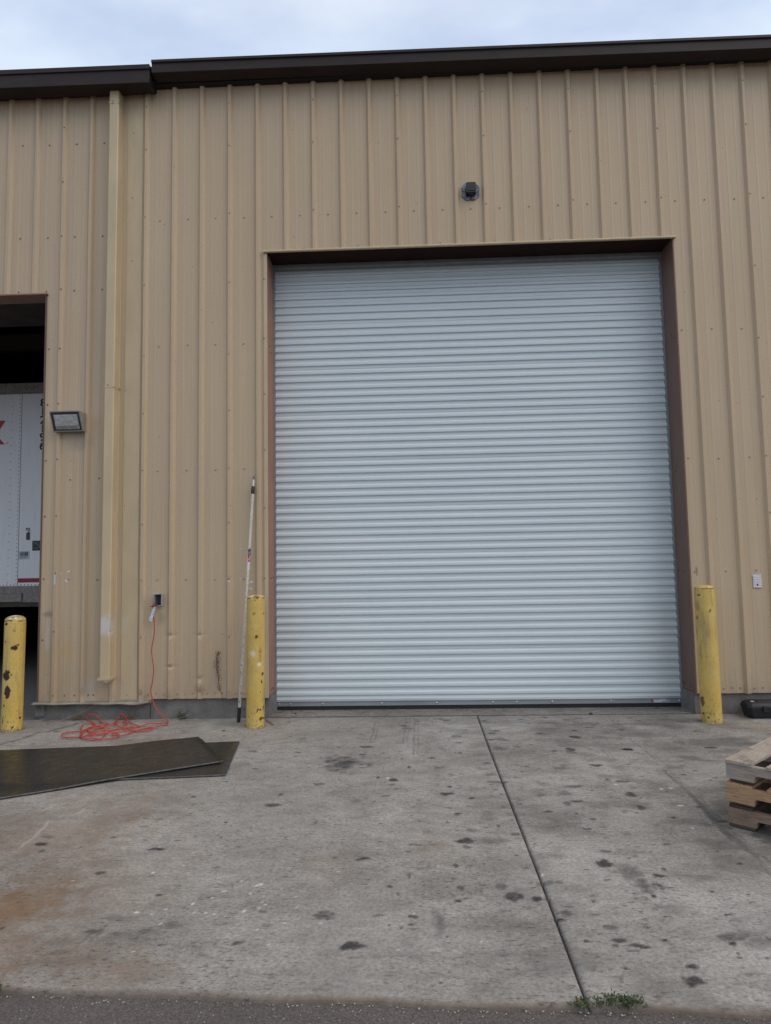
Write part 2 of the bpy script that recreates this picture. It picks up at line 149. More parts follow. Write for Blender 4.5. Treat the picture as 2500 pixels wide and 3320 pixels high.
# ------------------------------------------------------------ materials
class NT:
    def __init__(s,name,base=(.5,.5,.5),rough=.6,metal=0.,spec=.5):
        s.mat=bpy.data.materials.new(name); s.mat.use_nodes=True; s.t=s.mat.node_tree; s.N=s.t.nodes; s.L=s.t.links
        s.b=s.N['Principled BSDF']; s.b.inputs['Base Color'].default_value=(*base,1); s.b.inputs['Roughness'].default_value=rough
        s.b.inputs['Metallic'].default_value=metal; s.b.inputs['Specular IOR Level'].default_value=spec
        s.co=s.N.new('ShaderNodeTexCoord').outputs['Object']
    def mapv(s,sc=(1,1,1),loc=(0,0,0),v=None):
        n=s.N.new('ShaderNodeMapping'); n.inputs['Scale'].default_value=sc; n.inputs['Location'].default_value=loc; s.L.new(v or s.co,n.inputs[0]); return n.outputs[0]
    def noise(s,scale,det=4,ro=.55,sc=(1,1,1),loc=(0,0,0),dist=0,v=None):
        n=s.N.new('ShaderNodeTexNoise'); n.inputs['Scale'].default_value=scale; n.inputs['Detail'].default_value=det; n.inputs['Roughness'].default_value=ro; n.inputs['Distortion'].default_value=dist
        s.L.new(s.mapv(sc,loc,v),n.inputs['Vector']); return n.outputs[0]
    def vor(s,scale,sc=(1,1,1),feat='F1',out='Distance'):
        n=s.N.new('ShaderNodeTexVoronoi'); n.feature=feat; n.inputs['Scale'].default_value=scale; s.L.new(s.mapv(sc),n.inputs['Vector']); return n.outputs[out]
    def ramp(s,f,stops):
        n=s.N.new('ShaderNodeValToRGB'); e=n.color_ramp.elements
        while len(e)<len(stops): e.new(.5)
        for k,(p_,c) in enumerate(stops):
            e[k].position=p_; e[k].color=(*c,1) if isinstance(c,(tuple,list)) else (c,c,c,1)
        s.L.new(f,n.inputs[0]); return n.outputs[0]
    def _in(s,i,v):
        if hasattr(v,'is_output') or isinstance(v,bpy.types.NodeSocket): s.L.new(v,i)
        elif isinstance(v,(tuple,list)): i.default_value=(*v,1) if len(v)==3 else v
        else: i.default_value=v
    def mix(s,f,a,b,mode='MIX'):
        n=s.N.new('ShaderNodeMix'); n.data_type='RGBA'; n.blend_type=mode; s._in(n.inputs[0],f); s._in(n.inputs[6],a); s._in(n.inputs[7],b); return n.outputs[2]
    def math(s,op,a,b=0.,c=None,clamp=False):
        n=s.N.new('ShaderNodeMath'); n.operation=op; n.use_clamp=clamp; s._in(n.inputs[0],a); s._in(n.inputs[1],b)
        if c is not None: s._in(n.inputs[2],c)
        return n.outputs[0]
    def attr(s,name='wear'):
        n=s.N.new('ShaderNodeAttribute'); n.attribute_name=name; q=s.N.new('ShaderNodeSeparateColor'); s.L.new(n.outputs['Color'],q.inputs[0]); return q.outputs[0],q.outputs[1],q.outputs[2],n.outputs['Alpha']
    def sep(s,v=None):
        q=s.N.new('ShaderNodeSeparateXYZ'); s.L.new(v or s.co,q.inputs[0]); return q.outputs
    def spot(s,cx,cz,rx,rz,nz=None,soft=.5):
        X,Y,Z=s.sep(); a=s.math('MULTIPLY',s.math('SUBTRACT',X,cx),1/rx); b=s.math('MULTIPLY',s.math('SUBTRACT',Z,cz),1/rz)
        d=s.math('SQRT',s.math('ADD',s.math('MULTIPLY',a,a),s.math('MULTIPLY',b,b)))
        if nz is not None: d=s.math('ADD',d,s.math('MULTIPLY',s.math('SUBTRACT',nz,.5),1.4))
        mr=s.N.new('ShaderNodeMapRange'); mr.interpolation_type='SMOOTHSTEP'; s.L.new(d,mr.inputs[0]); mr.inputs[1].default_value=1.; mr.inputs[2].default_value=1-soft; mr.inputs[3].default_value=0; mr.inputs[4].default_value=1
        return mr.outputs[0]
    def col(s,c): s._in(s.b.inputs['Base Color'],c); return s
    def rough(s,c): s._in(s.b.inputs['Roughness'],c); return s
    def bump(s,h,st=.2,d=.005):
        n=s.N.new('ShaderNodeBump'); n.inputs['Strength'].default_value=st; n.inputs['Distance'].default_value=d; s.L.new(h,n.inputs['Height']); s.L.new(n.outputs[0],s.b.inputs['Normal']); return s
def simple(name,c,rough=.6,metal=0.,var=.15,sc=12,stretch=(1,1,1),bump=0,spec=.5):
    t=NT(name,c,rough,metal,spec); n=t.noise(sc,5,.6,stretch)
    t.col(t.ramp(n,[(.3,tuple(x*(1-var) for x in c)),(.7,tuple(min(1,x*(1+var)) for x in c))]))
    if bump: t.bump(n,bump)
    return t.mat
# tan wall paint: chalky streaks, rust dots, scuffs
TAN=(.478,.366,.240)
t=NT('tan_paint',TAN,.42)
st=t.noise(1,5,.6,(14,1,.5)); fine=t.noise(60,3,.6); big=t.noise(.7,3,.5); nz=t.noise(14,4,.6)
c=t.ramp(st,[(.3,tuple(x*.95 for x in TAN)),(.7,tuple(x*1.04 for x in TAN))])
c=t.mix(.5,c,t.ramp(big,[(.3,(.93,.9,.88)),(.7,(1.06,1.05,1.02))]),'MULTIPLY')
c=t.mix(.35,c,t.ramp(fine,[(.35,.86),(.65,1.12)]),'MULTIPLY')
X,Y,Z=t.sep()
mr=t.math('MULTIPLY_ADD',X,-2.2,-.25,clamp=True)       # older, streakier cladding of the left building
c=t.mix(t.math('MULTIPLY',mr,t.ramp(t.noise(1,6,.7,(30,1,.35)),[(.45,0.),(.68,.35)])),c,(.27,.235,.18))
for (a,b,ra,rb,colr,k) in [(-.995,1.084,.09,.05,(.13,.11,.09),.55),(-.995,.86,.04,.24,(.5,.5,.5),.4),(-.79,.70,.12,.12,(.5,.33,.1),.35),(.20,1.02,.06,.09,(.2,.17,.12),.35),(.02,.22,.1,.05,(.2,.17,.12),.5),(.61,.28,.07,.10,(.24,.18,.12),.55),(.29,.24,.05,.09,(.24,.18,.12),.4),(-.55,.30,.10,.17,(.42,.4,.37),.45),(-.68,2.90,.19,.16,(.22,.19,.14),.4),(5.66,1.42,.02,.07,(.25,.13,.08),.8),(.8,.55,.05,.2,(.25,.2,.14),.3)]:
    c=t.mix(t.math('MULTIPLY',t.spot(a,b,ra,rb,nz,.8),k),c,colr)
rs=t.ramp(t.vor(5.5,(1,1,1)),[(.035,1.),(.05,0.)])
c=t.mix(t.math('MULTIPLY',rs,.5),c,(.16,.12,.08))
dirt=t.math('MULTIPLY',t.math('MULTIPLY_ADD',Z,-2.,1.15,clamp=True),t.ramp(t.noise(3,5,.7,(3,1,1)),[(.4,0.),(.75,.7)]))
c=t.mix(dirt,c,(.22,.19,.15))
t.col(c); t.rough(t.ramp(st,[(.3,.38),(.7,.52)])); t.bump(t.noise(2.2,3,.5,(1.6,1,.5)),.12,.01); M_TAN=t.mat
TAN=(.50,.395,.245)
t=NT('tan_trim',TAN,.42); n=t.noise(5,5,.6,(1,1,.4)); c=t.ramp(n,[(.3,tuple(x*.9 for x in TAN)),(.75,tuple(x*1.08 for x in TAN))])
c=t.mix(t.math('MULTIPLY',t.spot(-.34,.96,.2,.16,t.noise(10,3,.5),.9),.6),c,(.6,.6,.62)); t.col(c); M_TRIM=t.mat
M_BRN=simple('dark_brown_metal',(.024,.016,.014),.5,0,.25,3,(1,4,4),0,.25); M_BLKGAP=simple('black_eave',(.012,.01,.01),.8)
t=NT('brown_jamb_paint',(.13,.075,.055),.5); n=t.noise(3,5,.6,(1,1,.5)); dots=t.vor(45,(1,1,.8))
X,Y,Z=t.sep(); lft_lit=t.math('MULTIPLY_ADD',X,-.5,1.9,clamp=True)
c=t.mix(lft_lit,(.15,.088,.062),(.31,.15,.095)); c=t.mix(.6,c,t.ramp(n,[(.3,.8),(.7,1.15)]),'MULTIPLY')  # left jamb painted brighter for light from the right, redder with rust
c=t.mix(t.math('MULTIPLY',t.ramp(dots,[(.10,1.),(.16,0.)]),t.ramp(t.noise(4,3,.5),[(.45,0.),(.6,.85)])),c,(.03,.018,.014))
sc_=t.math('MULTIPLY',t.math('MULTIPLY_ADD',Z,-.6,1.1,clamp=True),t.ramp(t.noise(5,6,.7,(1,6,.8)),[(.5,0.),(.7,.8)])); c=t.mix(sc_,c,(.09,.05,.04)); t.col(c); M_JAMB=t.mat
# galvanised / pre-painted roll-up curtain
t=NT('door_curtain_paint',(.5,.545,.58),.34,.0,.5); n=t.noise(1.2,4,.6,(.5,1,6)); f2=t.noise(220,2,.5)
c=t.ramp(n,[(.3,(.56,.625,.64)),(.7,(.62,.67,.68))]); c=t.mix(.5,c,t.ramp(f2,[(.3,.93),(.7,1.05)]),'MULTIPLY')
c=t.mix(t.math('MULTIPLY',t.spot(1.95,1.10,.35,.012,t.noise(5,2,.5),.6),.3),c,(.25,.24,.24)); t.col(c); t.rough(t.ramp(t.noise(3,3,.5,(.3,1,5)),[(.3,.28),(.7,.40)])); M_DOOR=t.mat
M_BAR=simple('door_bar_metal',(.30,.32,.34),.4,.3,.12,6,(.3,1,1)); M_GALV=simple('galvanised_steel',(.42,.43,.44),.45,.5,.2,20)
M_RUB=simple('black_rubber',(.012,.012,.013),.7)
# concrete
def concrete(name,grain=1.):
    t=NT(name,(.25,.23,.2),.85,0,.3); R,G,B,A=t.attr()
    n1=t.noise(.9,6,.62); n2=t.noise(7,6,.68,(1,1.6,1)); n3=t.noise(55,5,.7); n4=t.noise(160,3,.7,(.6,1.6,1))
    c=t.ramp(n1,[(.3,(.212,.198,.182)),(.5,(.294,.276,.254)),(.7,(.362,.348,.328))])
    c=t.mix(.75,c,t.ramp(n2,[(.3,.66),(.5,.99),(.7,1.2)]),'MULTIPLY')
    c=t.mix(.8,c,t.ramp(n3,[(.3,.55),(.5,1.),(.7,1.38)]),'MULTIPLY')
    c=t.mix(.7,c,t.ramp(n4,[(.3,.66),(.5,1.),(.72,1.28)]),'MULTIPLY')
    rn=t.ramp(t.noise(2.2,6,.65),[(.3,.6),(.6,1.)])
    c=t.mix(t.math('MULTIPLY',t.math('MULTIPLY',G,rn),1.0,clamp=True),c,t.mix(n1,(.13,.085,.058),(.26,.175,.105)))
    pit=t.math('MULTIPLY',t.ramp(t.noise(45,5,.8,(.5,1.5,1)),[(.55,0.),(.62,1.)]),t.ramp(t.noise(1.6,4,.6,(1,1,1),(4,2,0)),[(.38,.2),(.58,.95)]))
    c=t.mix(pit,c,(.07,.065,.064))
    dk=t.math('MULTIPLY',R,t.ramp(n3,[(.2,.7),(.8,1.15)]),clamp=True)
    c=t.mix(dk,c,(.026,.025,.026))
    agg=t.math('MULTIPLY',t.ramp(t.vor(90),[(.10,1.),(.18,0.)]),t.ramp(t.noise(12,3,.6),[(.5,0.),(.62,.5)])); c=t.mix(agg,c,(.42,.39,.35))
    c=t.mix(B,c,(.62,.6,.56))
    t.col(c); t.rough(t.ramp(R,[(0.,.86),(1.,.6)])); t.bump(t.mix(.5,n3,n4),.35,.004); return t.mat
M_CON=concrete('stained_concrete')
t=NT('footing_concrete',(.2,.19,.18),.9); n=t.noise(6,6,.65); h=t.noise(60,4,.7); v_=t.vor(28)
c=t.ramp(n,[(.3,(.115,.108,.10)),(.7,(.215,.2,.18))]); c=t.mix(.8,c,t.ramp(h,[(.3,.75),(.7,1.2)]),'MULTIPLY'); c=t.mix(t.ramp(v_,[(.06,.8),(.10,0.)]),c,(.04,.038,.035)); t.col(c); t.bump(h,.5); M_FOOT=t.mat
t=NT('asphalt',(.06,.058,.06),.85); n=t.noise(120,4,.75); v_=t.vor(70,out='Color'); sp=t.vor(52); big=t.noise(2.,5,.6)
c=t.ramp(n,[(.3,(.042,.036,.034)),(.7,(.17,.148,.135))]); c=t.mix(.5,c,t.ramp(big,[(.3,.75),(.7,1.25)]),'MULTIPLY')
c=t.mix(t.math('MULTIPLY',t.ramp(sp,[(.12,1.),(.2,0.)]),t.ramp(t.noise(9,4,.6),[(.5,0.),(.62,.9)])),c,(.36,.35,.33)); t.col(c); t.bump(n,.8,.008); M_ASPH=t.mat
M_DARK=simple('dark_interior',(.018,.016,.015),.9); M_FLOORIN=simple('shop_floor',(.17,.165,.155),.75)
def bmat():
    t=NT('chipped_yellow_paint',(.62,.42,.09),.42); R,G,B,A=t.attr()
    n=t.noise(5,6,.65); n2=t.noise(30,5,.7,(1,1,.5))
    c=t.ramp(n,[(.3,(.52,.345,.075)),(.7,(.66,.465,.12))]); c=t.mix(.6,c,t.ramp(n2,[(.3,.84),(.7,1.1)]),'MULTIPLY')
    c=t.mix(t.math('MULTIPLY',t.ramp(t.noise(3,5,.6,(1,1,.5),(3,1,2)),[(.5,0.),(.75,.5)]),1.),c,(.36,.32,.19))
    c=t.mix(t.math('MULTIPLY',B,.85),c,(.22,.18,.11)); c=t.mix(t.math('MULTIPLY',G,.85),c,(.78,.76,.76)); c=t.mix(R,c,(.035,.018,.012))
    t.col(c); t.rough(t.ramp(R,[(0.,.42),(1.,.85)])); t.bump(t.math('SUBTRACT',t.math('MULTIPLY',n2,.25),R),.5,.004); return t.mat
M_BOLL=bmat()
# ------------------------------------------------------------ ground
def paint_ground(X,Y):
    n=X.shape; A=np.zeros(n+(4,))
    wx=(fbm(X*18,Y*18,4,3)-.5); wy=(fbm(X*18,Y*18,4,11)-.5); rough=fbm(X*60,Y*60,3,5); mid=fbm(X*6,Y*6,4,2)
    xs=X[0];ys=Y[:,0]
    def win(cx,cy,rx,ry):
        i0=np.searchsorted(xs,cx-rx);i1=np.searchsorted(xs,cx+rx);j0=np.searchsorted(ys,cy-ry);j1=np.searchsorted(ys,cy+ry)
        return slice(j0,j1),slice(i0,i1)
    lst=[s if s[5]!='r' else (s[0],s[1],s[2]*1.25,s[3]*1.25,s[4]*.8,'r') for s in STAINS]+[(-1.113,-.4,.125,.125,.7,'d'),(1.262,-.354,.115,.115,.7,'d'),(5.598,-.317,.125,.12,.8,'d'),(4.75,-3.05,.16,.16,.5,'d'),(2.45,-2.9,.16,.9,.16,'d'),(2.95,-1.6,.14,1.3,.14,'d')]  # plus contact darkening painted around bollard bases and under the pallet corner
    r=np.random.default_rng(3)
    for i in range(720):   # drips and gum flecks
        x=(r.normal(3.6,.9) if i%2 else r.uniform(1.2,6.2)) if i%4 else r.uniform(-1,6); y=-r.uniform(0,1)**1.2*4.4
        s=r.uniform(.005,.014)*(1+1.6*(r.random()<.22)); lst.append((x,y,s*r.uniform(1,2.2),s*r.uniform(.7,1.3),r.uniform(.25,.85),'d'))
    for i in range(60):
        x=r.normal(2.1,.6); y=-4.4+abs(r.normal(0,.7)); lst.append((x,y,r.uniform(.003,.006),r.uniform(.003,.006),.7,'w'))
    for cx,cy,rx,ry,a,tg in lst:
        k=2.4 if tg=='r' else 1.8
        w=win(cx,cy,rx*k,ry*k)
        if X[w].size==0: continue
        amp=min(rx,ry)*(2.2 if tg!='w' else .5)
        d=np.sqrt(((X[w]-cx+wx[w]*amp)/rx)**2+((Y[w]-cy+wy[w]*amp)/ry)**2)
        if tg=='r': A[w+(1,)]=np.maximum(A[w+(1,)],1.35*a*np.exp(-d*d*1.1)*(.6+.8*mid[w]))
        elif tg=='w': A[w+(2,)]=np.maximum(A[w+(2,)],a*sstep(1.15,.8,d))
        else:
            soft=.85 if (a<.5 or max(rx,ry)>.08) else .6
            v=a*1.3*sstep(1.25,1.25-soft-.3*(rx>.1),d)*(.55+.75*rough[w]) 
            A[w+(0,)]=np.maximum(A[w+(0,)],v)
    def line(P,wd,a,ch,gap=0.):
        for (x0,y0),(x1,y1) in zip(P[:-1],P[1:]):
            w=win((x0+x1)/2,(y0+y1)/2,abs(x1-x0)/2+.1,abs(y1-y0)/2+.1)
            if X[w].size==0: continue
            dx,dy=x1-x0,y1-y0; L2=dx*dx+dy*dy+1e-9
            px=X[w]+wx[w]*.03; py=Y[w]+wy[w]*.03
            tt=np.clip(((px-x0)*dx+(py-y0)*dy)/L2,0,1); d=np.hypot(px-x0-tt*dx,py-y0-tt*dy)
            v=a*sstep(wd,wd*.3,d)*sstep(.3,.6,rough[w]*.6+mid[w]*.4+.12)
            A[w+(ch,)]=np.maximum(A[w+(ch,)],v)
    for i,P in enumerate(TRACKS): line(P,.022 if i<2 else .012,.6 if i<2 else .45,0); line([(x+.035,y) for x,y in P],.009,.4,0)
    for P in SCRATCH: line(P,.010,.3,2)
    for P in CRACKS: line(P,.011,1.,0); line(P,.05,.35,0)
    # grime along the footing, the door sill and the slab's front edge; soot haze from forklifts
    e=np.abs(Y-.015); A[...,0]=np.maximum(A[...,0],.75*sstep(.03,.0,e)*(rough>.42)); A[...,2]=np.maximum(A[...,2],.35*sstep(.012,.0,np.abs(Y+.012))*(mid>.52))
    A[...,0]=np.maximum(A[...,0],.35*sstep(.25,.0,np.abs(Y-.0))*mid)
    eb=sstep(.022+.02*mid,.0,Y-edge_y(X)); A[...,0]=np.maximum(A[...,0],.55*eb*(.6+rough*.6)); A[...,1]=np.maximum(A[...,1],.8*eb)
    soot=sstep(.45,.75,fbm(X*1.3,Y*1.3,5,8))*.26+sstep(.5,.66,fbm(X*4,Y*7,5,21))*.24
    A[...,0]=np.maximum(A[...,0],soot*sstep(2.2,4.5,X+0*Y)*.9+soot*.45)
    A[...,3]=1; return np.clip(A,0,1)
def edge_y(x): return -4.41-(x-1.26)*.036+.012*(vn(np.asarray(x)*3.,0*np.asarray(x),4)-.5)*2+.006*(vn(np.asarray(x)*25.,0*np.asarray(x),5)-.5)
def jx(y): return 3.427+.010*y-.0 + .004*np.sin(y*1.3)
def slab(x0,x1,lf,rf):
    xs=np.concatenate([np.arange(x0,min(x1,-1.7),.25) if x0<-1.7 else [],np.arange(max(x0,-1.7),min(x1,6.6),.0105),np.arange(max(6.6,x0),x1,.25) if x1>6.6 else [],[x1]])
    xs=np.unique(np.round(xs,4)); ys=np.unique(np.concatenate([np.arange(-4.55,.03,.0105),[.03]]))
    X,Y=np.meshgrid(xs,ys)
    E_=edge_y(X); Y2=np.where(Y<-4.2,E_+(Y+4.55)/.35*(-4.2-E_),Y)
    C=paint_ground(X,Y2)
    Xn=X.copy()
    if rf: w=sstep(x1-.3,x1,X); Xn=X+w*(jx(Y2)-.0065-x1)
    if lf: w=sstep(x0+.3,x0,X); Xn=X+w*(jx(Y2)+.0065-x0)
    Z=.0035*(fbm(X*.8,Y*.8,3,31)-.5)
    Z-=.012*sstep(.03,.0,Y2-E_)**1.5
    if rf: Z-=.006*sstep(x1-.012,x1,X)
    if lf: Z-=.006*sstep(x0+.012,x0,X)
    # skirt rows
    def row(r,dz): return Xn[r:r+1],Y2[r:r+1],Z[r:r+1]+dz
    X4=np.concatenate([Xn[:1],Xn]);Y4=np.concatenate([Y2[:1]+.001,Y2]);Z4=np.concatenate([Z[:1]-.12,Z]); C4=np.concatenate([C[:1],C])
    def colcat(a,l,r_): 
        return np.concatenate(([l] if l is not None else [])+[a]+([r_] if r_ is not None else []),1)
    l=lf; r_=rf
    X5=colcat(X4,X4[:,:1] if l else None,X4[:,-1:] if r_ else None);Y5=colcat(Y4,Y4[:,:1] if l else None,Y4[:,-1:] if r_ else None)
    Z5=colcat(Z4,Z4[:,:1]-.12 if l else None,Z4[:,-1:]-.12 if r_ else None);C5=colcat(C4,C4[:,:1] if l else None,C4[:,-1:] if r_ else None)
    o=grid_mesh('concrete_apron',X5,Y5,Z5,M_CON,C5); return tag(o,kind='structure')
slab(-9.,3.42,False,True); slab(3.42,12.,True,False)
# joint filler at the bottom of the gap, soil-dark
mb=MB(); mb.box(3.35,3.45,-4.43,.03,-.10,-.045); tag(mb.build('joint_filler',M_RUB),kind='structure')
xs=np.concatenate([np.linspace(-400,-6,12),np.arange(-5.5,12,.08),np.linspace(12.5,400,12)]); ys=np.concatenate([-np.geomspace(400,7.2,14),np.arange(-7,-4.0,.04),[ -3.8]])
X,Y=np.meshgrid(xs,ys); Z=-.022+.006*(fbm(X*5,Y*5,4,6)-.5)*(np.abs(X)<13); tag(grid_mesh('asphalt_ground',X,Y,Z,M_ASPH),kind='structure')
mb=MB(); mb.add([(-400,-3.9,-.13),(400,-3.9,-.13),(400,400,-.13),(-400,400,-.13)],[(0,1,2,3)]); tag(mb.build('ground',M_ASPH),kind='structure')
mb=MB(); mb.box(-12,12,.034,16,-.1,.001); tag(mb.build('floor',M_FLOORIN),kind='structure')
# door sill: apron concrete continues under the door
xs=np.arange(1.25,5.66,.0105); ys=np.arange(.035,.6,.0105); X,Y=np.meshgrid(xs,ys); C=np.zeros(X.shape+(4,)); C[...,3]=1
C[...,0]=.22+.35*fbm(X*5,Y*14,4,9)*sstep(.0,.5,Y)+.25*(fbm(X*30,Y*30,3,4)>.6)
tag(grid_mesh('door_sill',X,Y,0*X+.004,M_CON,C),kind='structure')
# ------------------------------------------------------------ building
P=.3048
bld=thing('warehouse','tan ribbed metal warehouse with brown gutters and a white roll-up door','building',(0,0,0))
OPL,OPR,OPT=1.315,5.587,4.885      # roll-up door opening
DL,DR,DT=-5.36,-1.09,4.50          # dock opening on the left
TOP=6.88
def prof_x(x0,x1):
    L=set([round(x0,4),round(x1,4)])
    k0=int(math.floor(x0/P))-1; k1=int(math.ceil(x1/P))+1
    for k in range(k0,k1+1):
        c=k*P
        for d in (-.037,-.033,-.0175,-.0145,0,.0145,.0175,.033,.037): L.add(round(c+d,4))
        for q in (1/3,2/3):
            for d in (-.012,-.005,.005,.012): L.add(round(c+q*P+d,4))
        L.add(round(c+P/2,4))
    return np.array(sorted(x for x in L if x0-1e-6<=x<=x1+1e-6))
def prof_y(x):
    k=np.round(x/P); d=np.abs(x-k*P); y=-.032*np.clip((.037-d)/(.037-.0155),0,1)
    y=y+.0012*sstep(.0,.004,np.abs(d-.037))*0
    q=np.abs(np.abs(x-np.floor(x/P)*P)/P); 
    for a in (1/3,2/3):
        e=np.abs((x/P-np.floor(x/P))-a)*P; y=y-.0014*np.clip((.012-e)/.007,0,1)
    return y
DENTS=[(P,.843,.016,.02),(2*P,.843,.014,.02),(P,.53,.020,.015),(2*P,.401,.016,.025),(2*P,.27,.014,.03),(0,1.19,.010,.12),(0,.25,.018,.04),(3*P,1.41,.004,.02),(-2*P,.25,.012,.05)]
def panel(x0,x1,z0,z1,zf=None):
    xs=prof_x(x0,x1); zs=np.arange(z0,z1,.35); extra=[z1]
    if z0<1: extra+=list(np.arange(z0,1.5,.02))
    zs=np.unique(np.round(np.concatenate([zs,extra]),4))
    X,Z=np.meshgrid(xs,zs); Yp=prof_y(X)
    Yp+=.0010*(fbm(X*1.4,Z*.8,2,14)-.5)*2*(Yp>-.004)
    for cx,cz,dp,rz in DENTS:
        k=np.exp(-((Z-cz)/rz)**2)*np.exp(-((X-cx)/.03)**2); Yp+=dp*k; 
    Yp+=.006*(vn(X*9,0*X,3)-.5)*sstep(z0+.06,z0,Z)*(z0<1)
    Z=Z+ (.004*(vn(X*7,0*X,8)-.5)*(Z<=z0+1e-4)*(z0<1))
    o=grid_mesh('wall_panel',X,Yp,Z,M_TAN,None,bld,smooth=False); return o
panel(-12,DL,.165,TOP); panel(DL,DR,DT,TOP); panel(DR,.105,.165,TOP); panel(.105,OPL,.205,TOP); panel(OPL,OPR,OPT+.01,TOP); panel(OPR,12,.205,TOP)
# self-drilling screws of the cladding (hundreds): one part
sc=MB(); rr=random.Random(4)
def screw(x,y,z,r=.0095,h=.007,mi=0):
    x+=rr.uniform(-.004,.004); z+=rr.uniform(-.006,.006)
    v=[];n=8
    for k in range(n): a=k*2*math.pi/n; v.append((x+math.cos(a)*r,y,z+math.sin(a)*r))
    for k in range(n): a=k*2*math.pi/n; v.append((x+math.cos(a)*r*.55,y-h,z+math.sin(a)*r*.55))
    sc.add(v,[(k,(k+1)%n,n+(k+1)%n,n+k) for k in range(n)]+[tuple(range(n,2*n))],mi)
def inwall(x,z):
    if DL<x<DR and z<DT+.02: return False
    if OPL-.01<x<OPR+.01 and z<OPT+.06: return False
    return z>.22
for k in range(0,32):
    for z in (5.294,3.90,2.5577,1.4147): 
        if inwall(k*P+.152,z) : screw(k*P+.152,-.001,z)
    if k%3==0:
        for z in (6.576,6.09,5.326,4.56,3.787,3.175,2.562,1.995,1.42,.833,.27):
            if inwall(k*P,z): screw(k*P,-.032,z)
    for q in (.24,.5,.76):
        x=k*P+q*P
        if inwall(x,.26): screw(x,-.0005,.256,.0088,.008)
for k in range(-30,-1):
    for z in (5.14,4.54,2.49,1.43,6.2):
        if inwall(k*P+.13,z) and not(-.42<k*P+.13<-.24): screw(k*P+.13,-.001,z,mi=1)
    if k%3==0:
        for z in (6.37,5.75,5.14,4.55,3.9,3.3,2.7,2.1,1.5,.9,.25):
            if inwall(k*P,z): screw(k*P,-.032,z,mi=1)
for x,z in [(-.15,6.3),(-.15,5.55),(-.15,4.85),(-.2,3.42),(-.2,2.2),(-1.05,3.9),(-1.05,3.3),(-1.05,2.7),(-1.05,2.1),(-1.05,1.45),(-1.05,.82),(-.92,.25),(-.8,.25),(-.7,.25),(-.55,.25),(-.5,.25),(-.15,.24),(-.02,.25)]: screw(x,-.001,z,mi=1)
for z in (4.60,3.95,3.35,2.75,2.15,1.42): screw(1.285,-.014,z)
for k in (0,2,5,7,9,11,13): screw(OPL+.4+k*.29,-.001,4.93,.007,.004)
M_SCR=simple('screw_head_tan',(.33,.27,.2),.35,.2); M_SCRO=simple('screw_head_dull',(.19,.15,.11),.5,.2)
tag(sc.build('cladding_screws',[M_SCR,M_SCRO],bld),kind='stuff')
# plain cover strip between downspout and first rib, with its lap seam
mb=MB(); mb.box(-.215,-.045,-.0065,-.0045,.20,4.028); mb.box(-.213,-.047,-.0045,-.003,4.028,6.80)
mb.build('cover_strip',M_TRIM,bld)
# footing
mb=MB(); mb.box(-1.09,.078,.03,.30,-.05,.19); mb.build('footing',M_FOOT,bld)
mb=MB(); mb.box(.086,OPL,.031,.36,-.05,.21); mb.build('footing',M_FOOT,bld)
mb=MB(); mb.box(OPR,12,.032,.36,-.05,.21); mb.build('footing',M_FOOT,bld)
mb=MB(); mb.box(-12,DL,.03,.36,-.05,.19); mb.build('footing',M_FOOT,bld)
mb=MB(); mb.box(-1.115,-1.02,.012,.029,.035,.155); mb.build('base_block',M_FOOT,bld)
# bent base flashing on the left, wavy and torn at its right end
xs=np.arange(-1.125,.10,.02); X=np.stack([xs]*5); w=.006*(vn(xs*6,0*xs,7)-.5)*2
zz=np.stack([.184+0*xs,.176+w*.5,.168+w*1.2-.010*sstep(-.3,-.05,xs)*sstep(.06,-.05,xs),.160+w*1.4-.012*sstep(-.3,-.05,xs)*sstep(.06,-.05,xs),.165+w]); yy=np.stack([-.006+0*xs,-.04+w,-.052-w,-.045-w,-.004+0*xs])
o=grid_mesh('base_flashing',X,yy,zz+.012*sstep(.0,.09,xs),simple('faded_flashing',(.27,.245,.20),.6,0,.25,8),None,bld)
md=o.modifiers.new('t','SOLIDIFY'); md.thickness=.0015
# recess of the roll-up door
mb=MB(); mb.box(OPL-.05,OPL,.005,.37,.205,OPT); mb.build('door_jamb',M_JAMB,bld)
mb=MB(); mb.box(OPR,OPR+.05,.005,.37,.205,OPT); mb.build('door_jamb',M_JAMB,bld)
mb=MB(); mb.box(OPL-.05,OPR+.05,.005,.37,OPT,OPT+.05); mb.build('door_header',simple('brown_header',(.026,.014,.010),.8,spec=.1),bld)
mb=MB(); mb.prism([(.0,OPT-.002),(-.038,OPT-.006),(-.040,OPT+.004),(-.034,OPT+.014),(0,OPT+.018)],'x',OPL-.035,OPR+.03); mb.build('header_drip_trim',M_TRIM,bld)
mb=MB(); mb.box(OPL-.035,OPL+.001,-.013,.004,.205,OPT-.003); mb.build('corner_trim',M_TRIM,bld)
M_RUSTTRIM=simple('rust_brown_trim',(.17,.085,.05),.55)
mb=MB(); mb.box(OPR-.001,OPR+.012,-.010,.004,.20,OPT-.003); mb.build('corner_trim',M_RUSTTRIM,bld)
for s in (OPL,OPR):
    d=1 if s==OPL else -1
    for z in (3.9,3.85,2.5,2.46,1.42,1.41,.27,.262,.255): 
        y=rr.uniform(.08,.3); x0,x1=sorted((s+d*.0005,s+d*.004)); mb=MB(); mb.box(x0,x1,y-.006,y+.006,z-.006,z+.006); mb.build('screw',M_RUB,bld)
